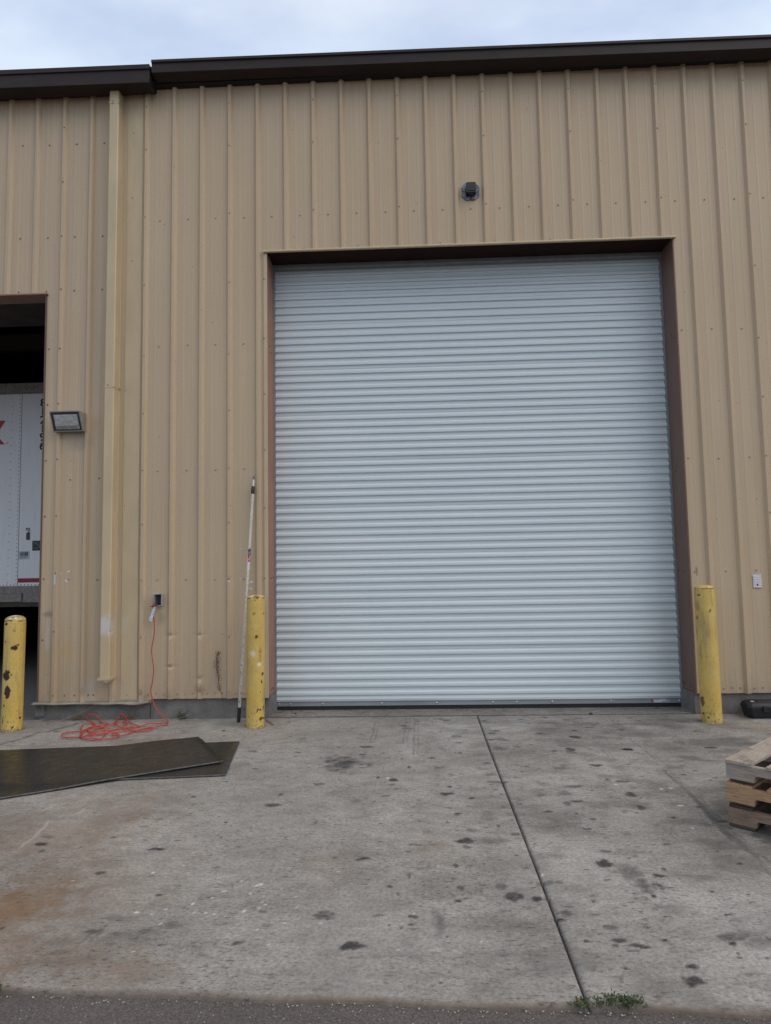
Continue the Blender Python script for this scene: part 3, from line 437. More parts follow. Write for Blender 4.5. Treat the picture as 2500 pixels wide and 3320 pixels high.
# recess trim of the dock opening
mb=MB(); mb.box(DR,DR+.012,-.014,.16,.19,DT-.002); mb.build('corner_trim',simple('plum_brown_trim',(.11,.07,.06),.6),bld)
mb=MB(); mb.box(DL,DR+.025,-.038,.20,DT-.002,DT+.012); mb.build('header_drip_trim',M_JAMB,bld)
mb=MB(); mb.box(DL,DR,.2,.95,DT+.02,DT+.10); mb.build('door_header',simple('dusty_header',(.05,.038,.032),.8,0,.4,5),bld)
for z,y in ((5.2,1.6),(5.0,3.2)): mb=MB(); mb.box(-12,-.35,y,y+.15,z,z+.25); mb.build('roof_beam',simple('old_beam_%d'%int(z*10),(.06,.045,.04),.8),bld)
# roll-up door, a part with sub-parts
door=bpy.data.objects.new('roll_up_door',None); link(door,bld)
L6=.51225; pit=.08355; lines=[]
m_=0
while True:
    for j in range(6):
        z=.152+m_*L6+j*pit
        if z<4.83: lines.append((z,j))
    if .152+m_*L6>4.83: break
    m_+=1
YV,YC=.372,.354; pr=[]  # valley / crest depth
pr=[(YC,.112)]
prev=.112
for z,j in lines:
    # going up: crest, undercut (the dark line), valley, slope facing up reads highlight
    pass
prof=[]; zs=[z for z,j in lines]
prof=[(YC+.004,.100)]
for i,(z,j) in enumerate(lines):
    top=zs[i+1] if i+1<len(zs) else 4.86
    seam=(j==5)
    # z = lower end of a crest above the valley that lies below it
    prof+=[(YV,z),(YC,z+.0055)]                     # undercut facing down
    cz=z+.0055+.0275; prof+=[(YC-.001,z+.018),(YC,cz),(YV-.001,cz+.0165)]
    if seam: s_=cz+.0165; prof+=[(YV,s_+.0045+.009),(YV-.004,s_+.0135+.0005),(YV-.004,s_+.0165),(YV,s_+.0168)]
prof.append((YV,4.88))
xs=np.linspace(OPL+.004,OPR-.004,60); pz=np.array([p[1] for p in prof]); py=np.array([p[0] for p in prof])
X,Zg=np.meshgrid(xs,pz); Yg=np.repeat(py[:,None],len(xs),1)+.0022*(fbm(X*1.1,Zg*1.5,3,17)-.5)*2
for cx_,cz_,d_,r_ in ((2.3,1.0,.004,.12),(4.6,.55,-.004,.15),(3.3,2.3,.003,.2),(1.75,.42,.005,.08),(5.2,1.9,.004,.12)): Yg=Yg+d_*np.exp(-((X-cx_)/r_)**2-((Zg-cz_)/r_)**2)
Zg=Zg+.0015*(fbm(X*.9,Zg*.6,2,27)-.5)
cur=grid_mesh('curtain',X,Yg,Zg,M_DOOR,None,door,smooth=False)
mb=MB(); mb.prism([(.350,.046),(.350,.088),(.340,.092),(.340,.098),(.352,.114),(.38,.114),(.38,.046)],'x',OPL+.016,OPR-.016); mb.build('bottom_bar',M_BAR,door)
mb=MB(); mb.prism([(.356,.004),(.356,.046),(.374,.046),(.374,.004)],'x',OPL+.01,OPR-.01); mb.build('bottom_seal',M_RUB,door)
M_ZN=simple('bright_zinc',(.6,.6,.6),.25,.8)
for x in (OPL+.04,OPL+.16,1.82,2.45,3.03,3.62,3.87,4.24,4.85,OPR-.03): mb=MB(); mb.tube([(x,.351,.070),(x,.344,.070),(x,.341,.070)],[.010,.009,.004],10); mb.build('bolt',M_ZN,door,smooth=True)
M_GUI=simple('dark_guide',(.24,.25,.26),.5,.3)
for a,b in ((OPL,OPL+.014),(OPR-.014,OPR)): mb=MB(); mb.box(a,b,.325,.37,.004,4.86); mb.build('guide_track',M_GUI,door)
mb=MB(); mb.prism([(.30,4.884),(.30,4.846),(.306,4.838),(.345,4.832),(.345,4.884)],'x',OPL,OPR); mb.build('hood_baffle',simple('hood_grey',(.20,.21,.22),.5,.2),door)
t=NT('door_sticker',(.6,.62,.66),.4); c=t.ramp(t.noise(30,4,.6,(1,1,2)),[(.42,(.6,.62,.68)),(.55,(.32,.35,.42))]); X_,Y_,Z_=t.sep(); c=t.mix(t.math('LESS_THAN',X_,5.285),c,(.35,.06,.06)); t.col(c)
mb=MB(); mb.box(5.265,5.455,.3485,.3502,.053,.084); mb.build('sticker',t.mat,door)
# shell behind the cladding
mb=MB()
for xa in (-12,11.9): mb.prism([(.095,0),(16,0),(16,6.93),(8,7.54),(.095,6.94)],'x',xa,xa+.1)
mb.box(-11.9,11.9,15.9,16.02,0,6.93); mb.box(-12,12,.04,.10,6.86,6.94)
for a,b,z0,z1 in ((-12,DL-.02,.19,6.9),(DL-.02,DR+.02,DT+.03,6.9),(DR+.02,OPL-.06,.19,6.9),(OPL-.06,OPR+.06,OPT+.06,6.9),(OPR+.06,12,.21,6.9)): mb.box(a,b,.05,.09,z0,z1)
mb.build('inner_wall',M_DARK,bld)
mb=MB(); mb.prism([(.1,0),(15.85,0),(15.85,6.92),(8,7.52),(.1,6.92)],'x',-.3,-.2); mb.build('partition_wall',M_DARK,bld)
mb=MB(); mb.add([(-12.2,-.16,6.93),(12.2,-.16,6.93),(12.2,8,7.55),(-12.2,8,7.55),(12.2,16.2,6.93),(-12.2,16.2,6.93)],[(0,1,2,3),(3,2,4,5)])
o=mb.build('roof',M_BRN,bld); md=o.modifiers.new('t','SOLIDIFY'); md.thickness=.05; md.offset=-1
# eave shade trim and gutters
mb=MB(); mb.box(-12,12,-.083,-.0,6.862,6.93); mb.box(-12,.10,-.058,-.0,6.735,6.862); mb.box(.10,12,-.083,-.0,6.785,6.862); mb.build('eave_shade_trim',M_BLKGAP,bld)  # black trim stands in for the shade at the wall top
def gutter(profA,profB,xa,xb):
    n=len(profA); vs=[(xa,y,z) for y,z in profA]+[(xb,y,z) for y,z in profB]
    mb=MB(); mb.add(vs,[(i,(i+1)%n,n+(i+1)%n,n+i) for i in range(n)]+[tuple(range(n))[::-1],tuple(range(n,2*n))]); return mb.build('gutter',M_BRN,bld)
def pr(z0): return [(-.236,z0),(-.238,z0-.028),(-.222,z0-.034),(-.222,z0-.135),(-.205,z0-.142),(-.100,z0-.160),(-.085,z0-.150),(-.085,z0-.015),(-.20,z0-.02)]
gutter(pr(6.952),pr(6.872),.127,12.)
def pl(z0): return [(-.234,z0),(-.236,z0-.050),(-.222,z0-.056),(-.222,z0-.152),(-.232,z0-.157),(-.232,z0-.204),(-.210,z0-.209),(-.06,z0-.209),(-.06,z0-.01),(-.2,z0-.01)]
gutter(pl(6.990),pl(6.906),-12.,.106)
mb=MB(); mb.add([(.055,-.17,6.925),(.10,-.17,6.925),(.078,-.17,6.952),(.055,-.16,6.925),(.10,-.16,6.925),(.078,-.16,6.952)],[(0,1,2),(3,5,4),(0,2,5,3),(1,4,5,2),(0,3,4,1)]); mb.build('flashing_scrap',simple('bare_flashing',(.6,.62,.65),.4,.3),bld)
mb=MB(); mb.box(.03,.12,-.15,-.12,6.60+.16,6.72+.05); mb.build('gutter_bracket',M_BLKGAP,bld)
# downspout
dx=lambda z:-.3775-.006*(3.45-z)/3.0
dsp=MB(); zl=[.43,.6,.80,.86,.90,.97,1.05,1.2,2,3.45,5,6.705]
def ring(z,dent=0.):
    x=dx(z); a=.010; X0,X1,Y0,Y1=x,x+.105,-.132,-.012
    X1-=dent
    return [(X0+a,Y0,z),(X1-a,Y0,z),(X1,Y0+a,z),(X1,Y1,z),(X0,Y1,z),(X0,Y0+a,z)]
vs=[];n=6
for z in zl: vs+=ring(z,{.90:.012,.86:.005,.97:.004}.get(z,0))
dsp.add(vs,[(i*n+k,i*n+(k+1)%n,(i+1)*n+(k+1)%n,(i+1)*n+k) for i in range(len(zl)-1) for k in range(n)]+[tuple(range(n))])
ds=dsp.build('downspout',M_TRIM,bld)
for z in (6.57,3.44):
    mb=MB(); x=dx(z); mb.box(x-.002,x+.107,-.1345,-.012,z-.012,z+.001); mb.build('strap',M_TRIM,ds)
mb=MB(); mb.box(dx(.43)-.012,dx(.43)+.118,-.142,-.012,.418,.442); mb.build('strap',M_TRIM,ds)
mb=MB(); mb.prism([(dx(.4)+.02,.418),(dx(.4)+.105,.418),(dx(.4)+.10,.398),(dx(.4)+.07,.392),(dx(.4)+.04,.405)],'y',-.13,-.03)
mb.build('outlet_lip',M_TRIM,ds)
for z in (6.58,6.555,3.455,.43):
    mb=MB(); x=dx(z)+.04; mb.tube([(x,-.133,z),(x,-.139,z)],[.007,.004],8); mb.build('rivet',M_SCRO,ds)
mb=MB()
mb.tube([(dx(3.45)+.118,-.02,3.44),(dx(3.45)+.118,-.03,3.44)],[.008,.004],8)
mb.build('rivet',M_SCRO,ds)
# paint marks on the cladding
M_WHT=simple('white_paint_mark',(.58,.56,.53),.6,0,.1,30); M_PALE=simple('pale_blue_paint_mark',(.47,.47,.50),.6,0,.1,30)
def blob(mb,x,z,rx,rz,y=-.0012,mi=0,sd=0):
    rn=random.Random(sd); n=18; v=[(x+math.cos(a)*rx*q,y+ (prof_y(np.array([x+math.cos(a)*rx*q]))[0]),z+math.sin(a)*rz*q) for a,q in ((k*2*math.pi/n,rn.uniform(.75,1.15)) for k in range(n))]
    mb.add(v,[tuple(range(n))],mi)
for i,(x,z,rx,rz,mi) in enumerate([(-.80,1.424,.022,.014,0),(-.785,1.52,.02,.010,0),(-.86,1.50,.012,.008,0),(1.03,1.416,.015,.014,1),(.915,1.39,.014,.013,0),(1.142,1.378,.018,.014,0),(1.136,1.312,.014,.013,0),(1.036,1.722,.011,.009,0),(1.150,1.724,.020,.004,0),(1.07,1.723,.012,.004,0),(-1.0,1.41,.008,.006,0)]):
    y0=-.0335 if i==4 else -.0030
    mb=MB(); rn=random.Random(i); n=16; pts=[(x+math.cos(k*2*math.pi/n)*rx*q,y0,z+math.sin(k*2*math.pi/n)*rz*q) for k,q in ((k,rn.uniform(.75,1.2)) for k in range(n))]
    mb.add(pts,[tuple(range(n))],mi); mb.build('paint_mark',[M_WHT,M_PALE],bld)
mb=MB(); x0=-3*P; mb.add([(x0-.011,-.0335,1.50),(x0+.010,-.0335,1.50),(x0+.011,-.0335,1.385),(x0-.010,-.0335,1.38)],[(0,1,2,3)],1)
mb.build('paint_mark',[M_WHT,M_PALE],bld)
# ------------------------------------------------------------ bollards
def bollard(label,cx,cy,r,h,dome,chips,whites,lean=0.,seed=0,topwear=.5):
    n=120; zs=np.concatenate([np.arange(-.02,h,.008),[h]]); th=np.linspace(-math.pi,math.pi,n+1)
    vdir=math.atan2(CAMP[1]-cy,CAMP[0]-cx)
    TH,Z=np.meshgrid(th,zs); Rr=np.full(TH.shape,r)
    tz=[];tr=[]
    for k in range(1,9): a=k/8*math.pi/2; tz.append(h+dome*math.sin(a)); tr.append(r*math.cos(a)**.8+.0005)
    Tz=np.repeat(np.array(tz)[:,None],n+1,1); Tr=np.repeat(np.array(tr)[:,None],n+1,1)
    Z=np.concatenate([Z,Tz]); TH=np.concatenate([TH,np.repeat(th[None],8,0)]); Rr=np.concatenate([Rr,Tr])
    seamz=np.exp(-((Z-h)/.006)**2)*(Z<=h+.001); Rr=Rr-.0025*seamz
    Rr=Rr+.0012*(fbm(TH*3+5,Z*8,3,seed)-.5)*(Z<h)
    X=np.cos(TH+vdir)*Rr; Y=np.sin(TH+vdir)*Rr
    # attributes
    lat=np.sin(TH)*r; front=np.cos(TH)>0; A=np.zeros(TH.shape+(4,)); A[...,3]=1
    ph=TH*r*40; nzz=fbm(ph,Z*40,4,seed+2)-.5; fine=fbm(ph*3,Z*110,3,seed+4)
    for dx_,z,rx,rz,a in chips:
        dx_=-dx_ if False else dx_
        d=np.sqrt(((lat-dx_+nzz*.022)/rx)**2+((Z-z+nzz*.03)/rz)**2); A[...,0]=np.maximum(A[...,0],front*a*sstep(1.08,.92 if a>.7 else .4,d))
    for dx_,z,rx,rz,a in whites:
        d=np.sqrt(((lat-dx_)/rx)**2+((Z-z)/rz)**2); A[...,1]=np.maximum(A[...,1],front*a*sstep(1.25,.35,d))
    A[...,0]=np.maximum(A[...,0],sstep(.71,.76,fine)*(.35+.9*sstep(.25,.0,Z)))
    A[...,0]=np.maximum(A[...,0],sstep(.52,.6,fine)*sstep(.035,.0,Z))
    A[...,0]=np.maximum(A[...,0],.85*(seamz>.6)*(fbm(TH*3,0*Z,3,seed+7)>.52))
    A[...,2]=sstep(.55,.8,fbm(TH*2.2,Z*3,4,seed+9))*.6
    dm=Z>h+dome*.5; A[...,1]=np.maximum(A[...,1],dm*topwear*sstep(.4,.62,fbm(X*40,Y*40,3,seed+5))); A[...,2]=np.maximum(A[...,2],dm*topwear*.8)
    # lat sign: angle grows counter-clockwise seen from above, so screen right is -lat mirrored
    o=grid_mesh('bollard',X+lean*Z,Y,Z,M_BOLL,A); o.location=(cx,cy,0)
    tag(o,label,'bollard','yellow steel bollards guarding the doors'); return o
bollard('shortest yellow bollard with big rusty paint chips and domed top, before the dark dock opening',-1.113,-.400,.0945,1.045,.055,CH1,[],.010,3,.9)
bollard('yellow bollard with white paint spot beside the leaning pole, left of the roll-up door',1.262,-.354,.087,1.232,.03,CH2,W2,.006,11,.5)
bollard('yellow bollard with black scuffs low on its left side, right of the roll-up door',5.598,-.317,.0925,1.252,.034,CH3,[],-.004,23,.2)
# ------------------------------------------------------------ wall pack light
M_HOUS=simple('lamp_housing_grey',(.25,.23,.205),.5,0,.12,20); M_LFRAME=simple('lamp_frame_dark',(.035,.034,.032),.5)
t=NT('lamp_lens_glass',(.17,.17,.175),.22,0,.6); n=t.noise(30,5,.7); X_,Y_,Z_=t.sep(); c=t.ramp(n,[(.35,(.28,.28,.28)),(.65,(.48,.48,.48))]); t.col(c); M_LENS=t.mat
wl=thing('wall_light','grey wall-mounted floodlight with slanted glass lens beside the dock opening','wall light',(-.775,-.002,2.985))
mb=MB(); mb.box(-.15,.155,-.035,0,.008,.205); mb.build('back_box',M_HOUS,wl,bevel=.006)
mb=MB(); o_=[(-.035,.0),(-.085,.0),(-.170,.182),(-.172,.196),(-.035,.198)]
mb.prism(o_,'x',-.160,-.150); mb.prism(o_,'x',.150,.160); mb.prism([(-.035,.186),(-.160,.184),(-.172,.186),(-.174,.200),(-.035,.202)],'x',-.150,.150); mb.prism([(-.035,0),(-.035,.008),(-.080,.012),(-.087,.0)],'x',-.150,.150)
mb.build('hood',M_HOUS,wl,bevel=.002)
mb=MB()
def slant(t_): return (-.080-.081*t_,.010+.170*t_)
def fr(a0,a1,x0,x1,d0,d1,mb,mi=0):
    nx_,nz_=-.903,-.43
    p0=slant(a0);p1=slant(a1); pts=[(p0[0]-nx_*d0,p0[1]-nz_*d0),(p1[0]-nx_*d0,p1[1]-nz_*d0),(p1[0]+nx_*d1,p1[1]+nz_*d1),(p0[0]+nx_*d1,p0[1]+nz_*d1)]
    mb.prism(pts,'x',x0,x1,mi)
fr(0,1,-.150,-.130,.004,.004,mb); fr(0,1,.130,.150,.004,.004,mb); fr(.92,1,-.130,.130,.004,.004,mb); fr(0,.07,-.130,.130,.004,.004,mb); mb.build('lens_frame',M_LFRAME,wl)
mb=MB(); fr(.07,.92,-.128,.128,.006,.002,mb); nx_,nz_=-.903,-.43
a=slant(.09);b=slant(.30);c_=slant(.88); k=.022
mb.prism([(a[0]-.001,a[1]),(b[0]+nx_*k,b[1]+nz_*k),(c_[0]+nx_*.012,c_[1]+nz_*.012),(c_[0],c_[1])],'x',-.118,.118); mb.build('lens',M_LENS,wl,bevel=.003)
# ------------------------------------------------------------ octagonal junction bracket above the door
br=thing('junction_box','black square junction box on an eight-sided grey plate above the roll-up door','junction box',(3.502,-.003,5.478))
t=NT('plate_scuffed',(.12,.125,.15),.35,.6); n=t.noise(40,5,.7); t.col(t.ramp(n,[(.4,(.05,.05,.055)),(.6,(.22,.23,.27))])); M_PLATE=t.mat
mb=MB(); q=.095; e=.05; mb.prism([(-q,-e),(-e,-q),(e,-q),(q,-e),(q,e),(e,q),(-e,q),(-q,e)],'y',-.012,-.002); mb.build('mounting_plate',M_PLATE,br,bevel=.002)
M_BLK=simple('black_metal',(.010,.010,.011),.45); M_EDGE=simple('worn_edge',(.22,.22,.23),.4,.6)
mb=MB(); w_,h0,h1,d=.050,-.045,.058,.085
mb.box(-w_,w_,-d,-.012,h1-.006,h1); mb.box(-w_,-w_+.005,-d,-.012,h0,h1-.006); mb.box(w_-.005,w_,-d,-.012,h0,h1-.006); mb.box(-w_+.005,w_-.005,-d,-d+.005,h0+.012,h1-.006); mb.box(-w_+.005,w_-.005,-.075,-.012,h0,h0+.004)
mb.build('box',M_BLK,br)
mb=MB(); ring_=[(math.cos(a)*.016,-.045+math.sin(a)*.016,h0-.003) for a in np.linspace(0,2*math.pi,20)]; mb.tube(ring_,.0028,6); mb.tube([(-.03,-.080,h0-.002),(-.032,-.06,h0-.002),(-.02,-.03,h0-.002),(.02,-.03,h0-.002),(.032,-.06,h0-.002),(.03,-.080,h0-.002)],.0022,6); mb.tube([(-.05,-.085,h0),(.05,-.085,h0)],.002,6)
mb.build('conduit_ring',M_EDGE,br,smooth=True)
for sx in (-1,1):
    for z in (-.02,0,.02): mb=MB(); mb.box(sx*.058-.005,sx*.058+.005,-.016,-.0125,z-.004,z+.004); mb.build('plug_tab',M_BLK,br)
    mb=MB(); mb.tube([(sx*.08,-.0125,0),(sx*.08,-.0165,0)],.008,10); mb.build('bolt',M_BLK,br)
mb=MB(); mb.tube([(0,-.0125,-.08),(0,-.018,-.08)],.005,8); mb.build('bolt',M_BLK,br)
# ------------------------------------------------------------ outdoor socket, cord, tag
ob=thing('outlet_box','grey outdoor power socket box with its lid flipped up, orange cord plugged in','outlet box',(.180,-.004,1.152))
M_OB=simple('outlet_grey_plastic',(.33,.34,.36),.5,0,.06,20)
mb=MB(); W2_,H2,D2=.042,.120,.050
mb.box(-W2_,W2_,-.006,0,0,H2); mb.box(W2_-.006,W2_,-D2,-.006,0,H2); mb.box(-W2_,-W2_+.004,-.026,-.006,0,H2); mb.box(-W2_+.004,W2_-.006,-D2,-.006,H2-.005,H2); mb.box(.000,W2_-.006,-D2,-.006,0,.006)
mb.build('box',M_OB,ob,bevel=.0015)
mb=MB(); mb.box(-.030,.034,-.0068,-.0062,.006,.112); mb.box(-.022,.022,-.016,-.007,.018,.102); mb.build('receptacle',simple('receptacle_black',(.012,.012,.012),.6),ob)
mb=MB(); mb.box(-W2_-.0,W2_-.002,-.150,-.048,H2-.001,H2+.009); mb.build('lid',M_OB,ob,bevel=.002)
M_CORD=simple('orange_cord_sheath',(.44,.055,.032),.45,0,.15,60)
ec=thing('extension_cord','orange-red extension cord hanging from the socket and coiled on the concrete','extension cord',(.18,-.05,0))
def cat(pts,m_=6):
    pts=[Vector(p) for p in pts]; out=[]
    for i in range(len(pts)-1):
        p0=pts[max(i-1,0)];p1=pts[i];p2=pts[i+1];p3=pts[min(i+2,len(pts)-1)]
        for k in range(m_):
            t_=k/m_; out.append(.5*((2*p1)+(-p0+p2)*t_+(2*p0-5*p1+4*p2-p3)*t_*t_+(-p0+3*p1-3*p2+p3)*t_**3))
    out.append(pts[-1]); return out
pts=cat([(.168,-.020,1.170),(.160,-.045,1.166)]+[tuple(p) for p in CORDV]+[tuple(p) for p in CORDG])
pts=[Vector((p.x-.18,p.y+.05,max(p.z,.008))) for p in pts]
mb=MB(); mb.tube(pts,.0054,8); mb.build('sheath',M_CORD,ec,smooth=True)
mb=MB(); mb.tube([(-.010,.030,1.190),(-.016,.018,1.172),(-.022,.006,1.158)],[.013,.014,.007],8); mb.tube([(-.022,.004,1.158),(-.045,-.004,1.150),(-.075,-.01,1.146)],[.004,.005,.003],6); mb.build('plug',M_BLK,ec,smooth=True)
t=NT('cord_label_paper',(.62,.64,.68),.6); t.col(t.ramp(t.noise(60,4,.7,(1,1,2.5)),[(.45,(.62,.65,.70)),(.62,(.34,.37,.44))]))
mb=MB(); a_=[(-.045,-.006,1.135),(-.018,-.008,1.142),(-.052,-.012,.985),(-.087,-.009,1.010)]
mb.add(a_+[(x,y+.0006,z) for x,y,z in a_],[(0,1,2,3),(7,6,5,4),(0,4,5,1),(1,5,6,2),(2,6,7,3),(3,7,4,0)]); mb.build('label_tag',t.mat,ec)
# ------------------------------------------------------------ leaning extension pole
ep=thing('extension_pole','paint-spattered cream extension pole leaning against the wall by the door','extension pole',(1.050,-.170,0))
t=NT('spattered_pole',(.52,.49,.40),.5); n=t.noise(55,5,.75,(1,1,.8)); c=t.ramp(t.noise(6,3,.5),[(.3,(.50,.47,.38)),(.7,(.60,.57,.48))]); X_,Y_,Z_=t.sep(); dn=t.math('SUBTRACT',1.15,t.math('MULTIPLY',Z_,.42)); 
c=t.mix(t.math('MULTIPLY',t.ramp(n,[(.54,0.),(.60,1.)]),dn,clamp=True),c,(.10,.085,.07)); t.col(c); M_POLE=t.mat
top=Vector((.1305,.118,2.475)); L_=top.length; dv=top.normalized(); at=lambda z:dv*(z/dv.z)
mb=MB(); mb.tube([at(.0),at(.145)],.0185,12); mb.build('grip',M_RUB,ep,smooth=True)
mb=MB(); mb.tube([at(.14+i*.08) for i in range(28)],.0150,12); mb.build('shaft',M_POLE,ep,smooth=True)
mb=MB(); mb.tube([at(2.285),at(2.30),at(2.33),at(2.345),at(2.365)],[.016,.020,.021,.019,.017],12); mb.build('locking_collar',simple('collar_black_spattered',(.03,.03,.03),.6,0,.9,90),ep,smooth=True)
mb=MB(); mb.tube([at(2.36),at(2.44)],.0095,10); mb.build('inner_tube',simple('white_tube',(.62,.62,.62),.4),ep,smooth=True)
mb=MB(); mb.tube([at(2.435),at(2.45),at(2.475)],[.0115,.011,.008],10); mb.build('threaded_tip',simple('grey_tip',(.14,.14,.15),.5,.4),ep,smooth=True)
t=NT('pole_label',(.6,.6,.62),.4); X_,Y_,Z_=t.sep(); c=t.mix(t.math('GREATER_THAN',X_,.079),(.62,.62,.64),t.mix(t.math('GREATER_THAN',Z_,1.655),(.42,.03,.05),(.07,.06,.12))); c=t.mix(t.ramp(t.noise(45,3,.6),[(.55,0.),(.6,.7)]),c,(.6,.6,.62)); c=t.mix(t.math('LESS_THAN',Z_,1.585),c,(.6,.6,.64)); t.col(c)
mb=MB(); mb.tube([at(1.50),at(1.72)],.0155,12); mb.build('label',t.mat,ep,smooth=True)
# ------------------------------------------------------------ torn paper notice on the right
pn=MB(); n=10; xs=np.linspace(6.205,6.292,9); zs=np.linspace(1.233,1.372,13); X,Z=np.meshgrid(xs,zs)
Yp=-.0062-.0012*np.sin(Z*190+X*60)-.0015*fbm(X*60,Z*60,3,5); ex=(vn(Z*60,0*Z,2)-.5)*.006; X=X+ex*((X<6.21)|(X>6.285))
t=NT('crumpled_paper',(.5,.49,.49),.7); X_,Y_,Z_=t.sep(); wv=t.math('SINE',t.math('ADD',t.math('MULTIPLY',Z_,390.),t.math('MULTIPLY',t.noise(30,2,.5),9.)))
c=t.mix(t.math('MULTIPLY_ADD',wv,.5,.5,clamp=True),(.36,.35,.36),(.78,.76,.75)); t.col(c)
no=grid_mesh('paper_notice',X,Yp,Z,t.mat); md=no.modifiers.new('t','SOLIDIFY'); md.thickness=.0006
tag(no,'small crumpled white paper notice with a black arrow stuck on the right wall','notice')
mb=MB(); ax=6.249; az=1.268; mb.prism([(ax-.004,az+.012),(ax+.004,az+.012),(ax+.004,az),(ax+.009,az),(ax,az-.012),(ax-.009,az),(ax-.004,az)],'y',-.0105,-.0098); mb.build('arrow',M_RUB,no)
# ------------------------------------------------------------ equipment case
cs=thing('equipment_case','black moulded plastic equipment case lying against the right footing','case',(5.99,-.225,0),R_(-1.5))
M_CASE=simple('case_black_plastic',(.012,.0125,.014),.5,0,.2,60,bump=.1); 
def rbox(mb_,x0,x1,y0,y1,z0,z1,tp,r):
    # tapered, corner-cut box: bottom narrower by tp
    def oc(x0,x1,y0,y1,z,c): return [(x0+c,y0,z),(x1-c,y0,z),(x1,y0+c,z),(x1,y1-c,z),(x1-c,y1,z),(x0+c,y1,z),(x0,y1-c,z),(x0,y0+c,z)]
    a=oc(x0+tp,x1-tp,y0+tp,y1-tp,z0,r); b=oc(x0,x1,y0,y1,z1,r); mb_.add(a+b,[(i,(i+1)%8,8+(i+1)%8,8+i) for i in range(8)]+[tuple(range(8))[::-1],tuple(range(8,16))])
mb=MB(); rbox(mb,0,.56,0,.205,.006,.095,.018,.03); mb.build('case_body',M_CASE,cs,smooth=True,bevel=.006)
mb=MB(); rbox(mb,.006,.554,.006,.199,.158,.099,-.0,.03); mb.v=mb.v; 
mb=MB(); 
def lidr():
    def oc(i,z): 
        x0,x1,y0,y1,c=i,.56-i,i,.205-i,.03; return [(x0+c,y0,z),(x1-c,y0,z),(x1,y0+c,z),(x1,y1-c,z),(x1-c,y1,z),(x0+c,y1,z),(x0,y1-c,z),(x0,y0+c,z)]
    L=[oc(-.004,.097),oc(-.004,.112),oc(.004,.132),oc(.022,.152)]; v=sum(L,[]); mb.add(v,[(j*8+i,j*8+(i+1)%8,(j+1)*8+(i+1)%8,(j+1)*8+i) for j in range(3) for i in range(8)]+[tuple(range(8))[::-1],tuple(range(24,32))])
lidr(); mb.box(.10,.46,.06,.15,.150,.157); mb.build('case_lid',M_CASE,cs,smooth=True,bevel=.005)
for x in (.13,.40):
    mb=MB(); mb.prism([(-.004,.065),(-.016,.07),(-.018,.12),(-.004,.128)],'x',x,x+.05); mb.build('latch',M_CASE,cs,bevel=.002)
mb=MB(); mb.tube([(.22,-.003,.085),(.22,-.028,.085),(.34,-.028,.085),(.34,-.003,.085)],.008,8); mb.build('handle',M_CASE,cs,smooth=True)
mb=MB(); mb.prism([(.050,.060),(.082,.060),(.088,.092),(.056,.092)],'z',.1535,.1545); mb.build('white_label',simple('label_white',(.6,.6,.62),.5),cs)
# ------------------------------------------------------------ pallets
def wood(name,c0,c1,axis,rough=.8):
    t=NT(name,c0,rough); S=(1.2,14,14) if axis=='x' else (14,1.2,14)
    oi=t.N.new('ShaderNodeObjectInfo'); va=t.N.new('ShaderNodeVectorMath'); va.operation='ADD'; cb=t.N.new('ShaderNodeCombineXYZ'); k=t.math('MULTIPLY',oi.outputs['Random'],7.); [t.L.new(k,cb.inputs[i]) for i in range(3)]
    t.L.new(t.co,va.inputs[0]); t.L.new(cb.outputs[0],va.inputs[1]); V=va.outputs[0]
    g=t.noise(3,7,.7,S,(0,0,0),.6,V); f=t.noise(9,6,.75,S,(0,0,0),0,V); bl=t.noise(5,4,.6,(1,1,1),(0,0,0),0,V)
    c=t.mix(g,c0,c1); c=t.mix(.85,c,t.ramp(f,[(.32,.42),(.5,.95),(.68,1.3)]),'MULTIPLY')
    c=t.mix(t.ramp(bl,[(.56,0.),(.72,.75)]),c,(.07,.055,.045)); c=t.mix(.45,c,t.ramp(oi.outputs['Random'],[(0.,.75),(1.,1.2)]),'MULTIPLY')
    t.col(c); t.bump(f,.5,.003); return t.mat
WG=('grey',(.30,.25,.205),(.42,.36,.30)); WO=('orange',(.34,.20,.105),(.46,.30,.17)); WB=('brown',(.17,.115,.075),(.29,.205,.14)); WSHADE=('dark',(.035,.026,.02),(.10,.07,.05))  # last tone paints the shade between stacked pallets into the boards
WM={(n_,a_):wood('pallet_wood_%s_%s'%(n_,'length' if a_=='x' else 'cross'),c0,c1,a_) for n_,c0,c1 in (WG,WO,WB,WSHADE) for a_ in 'xy'}
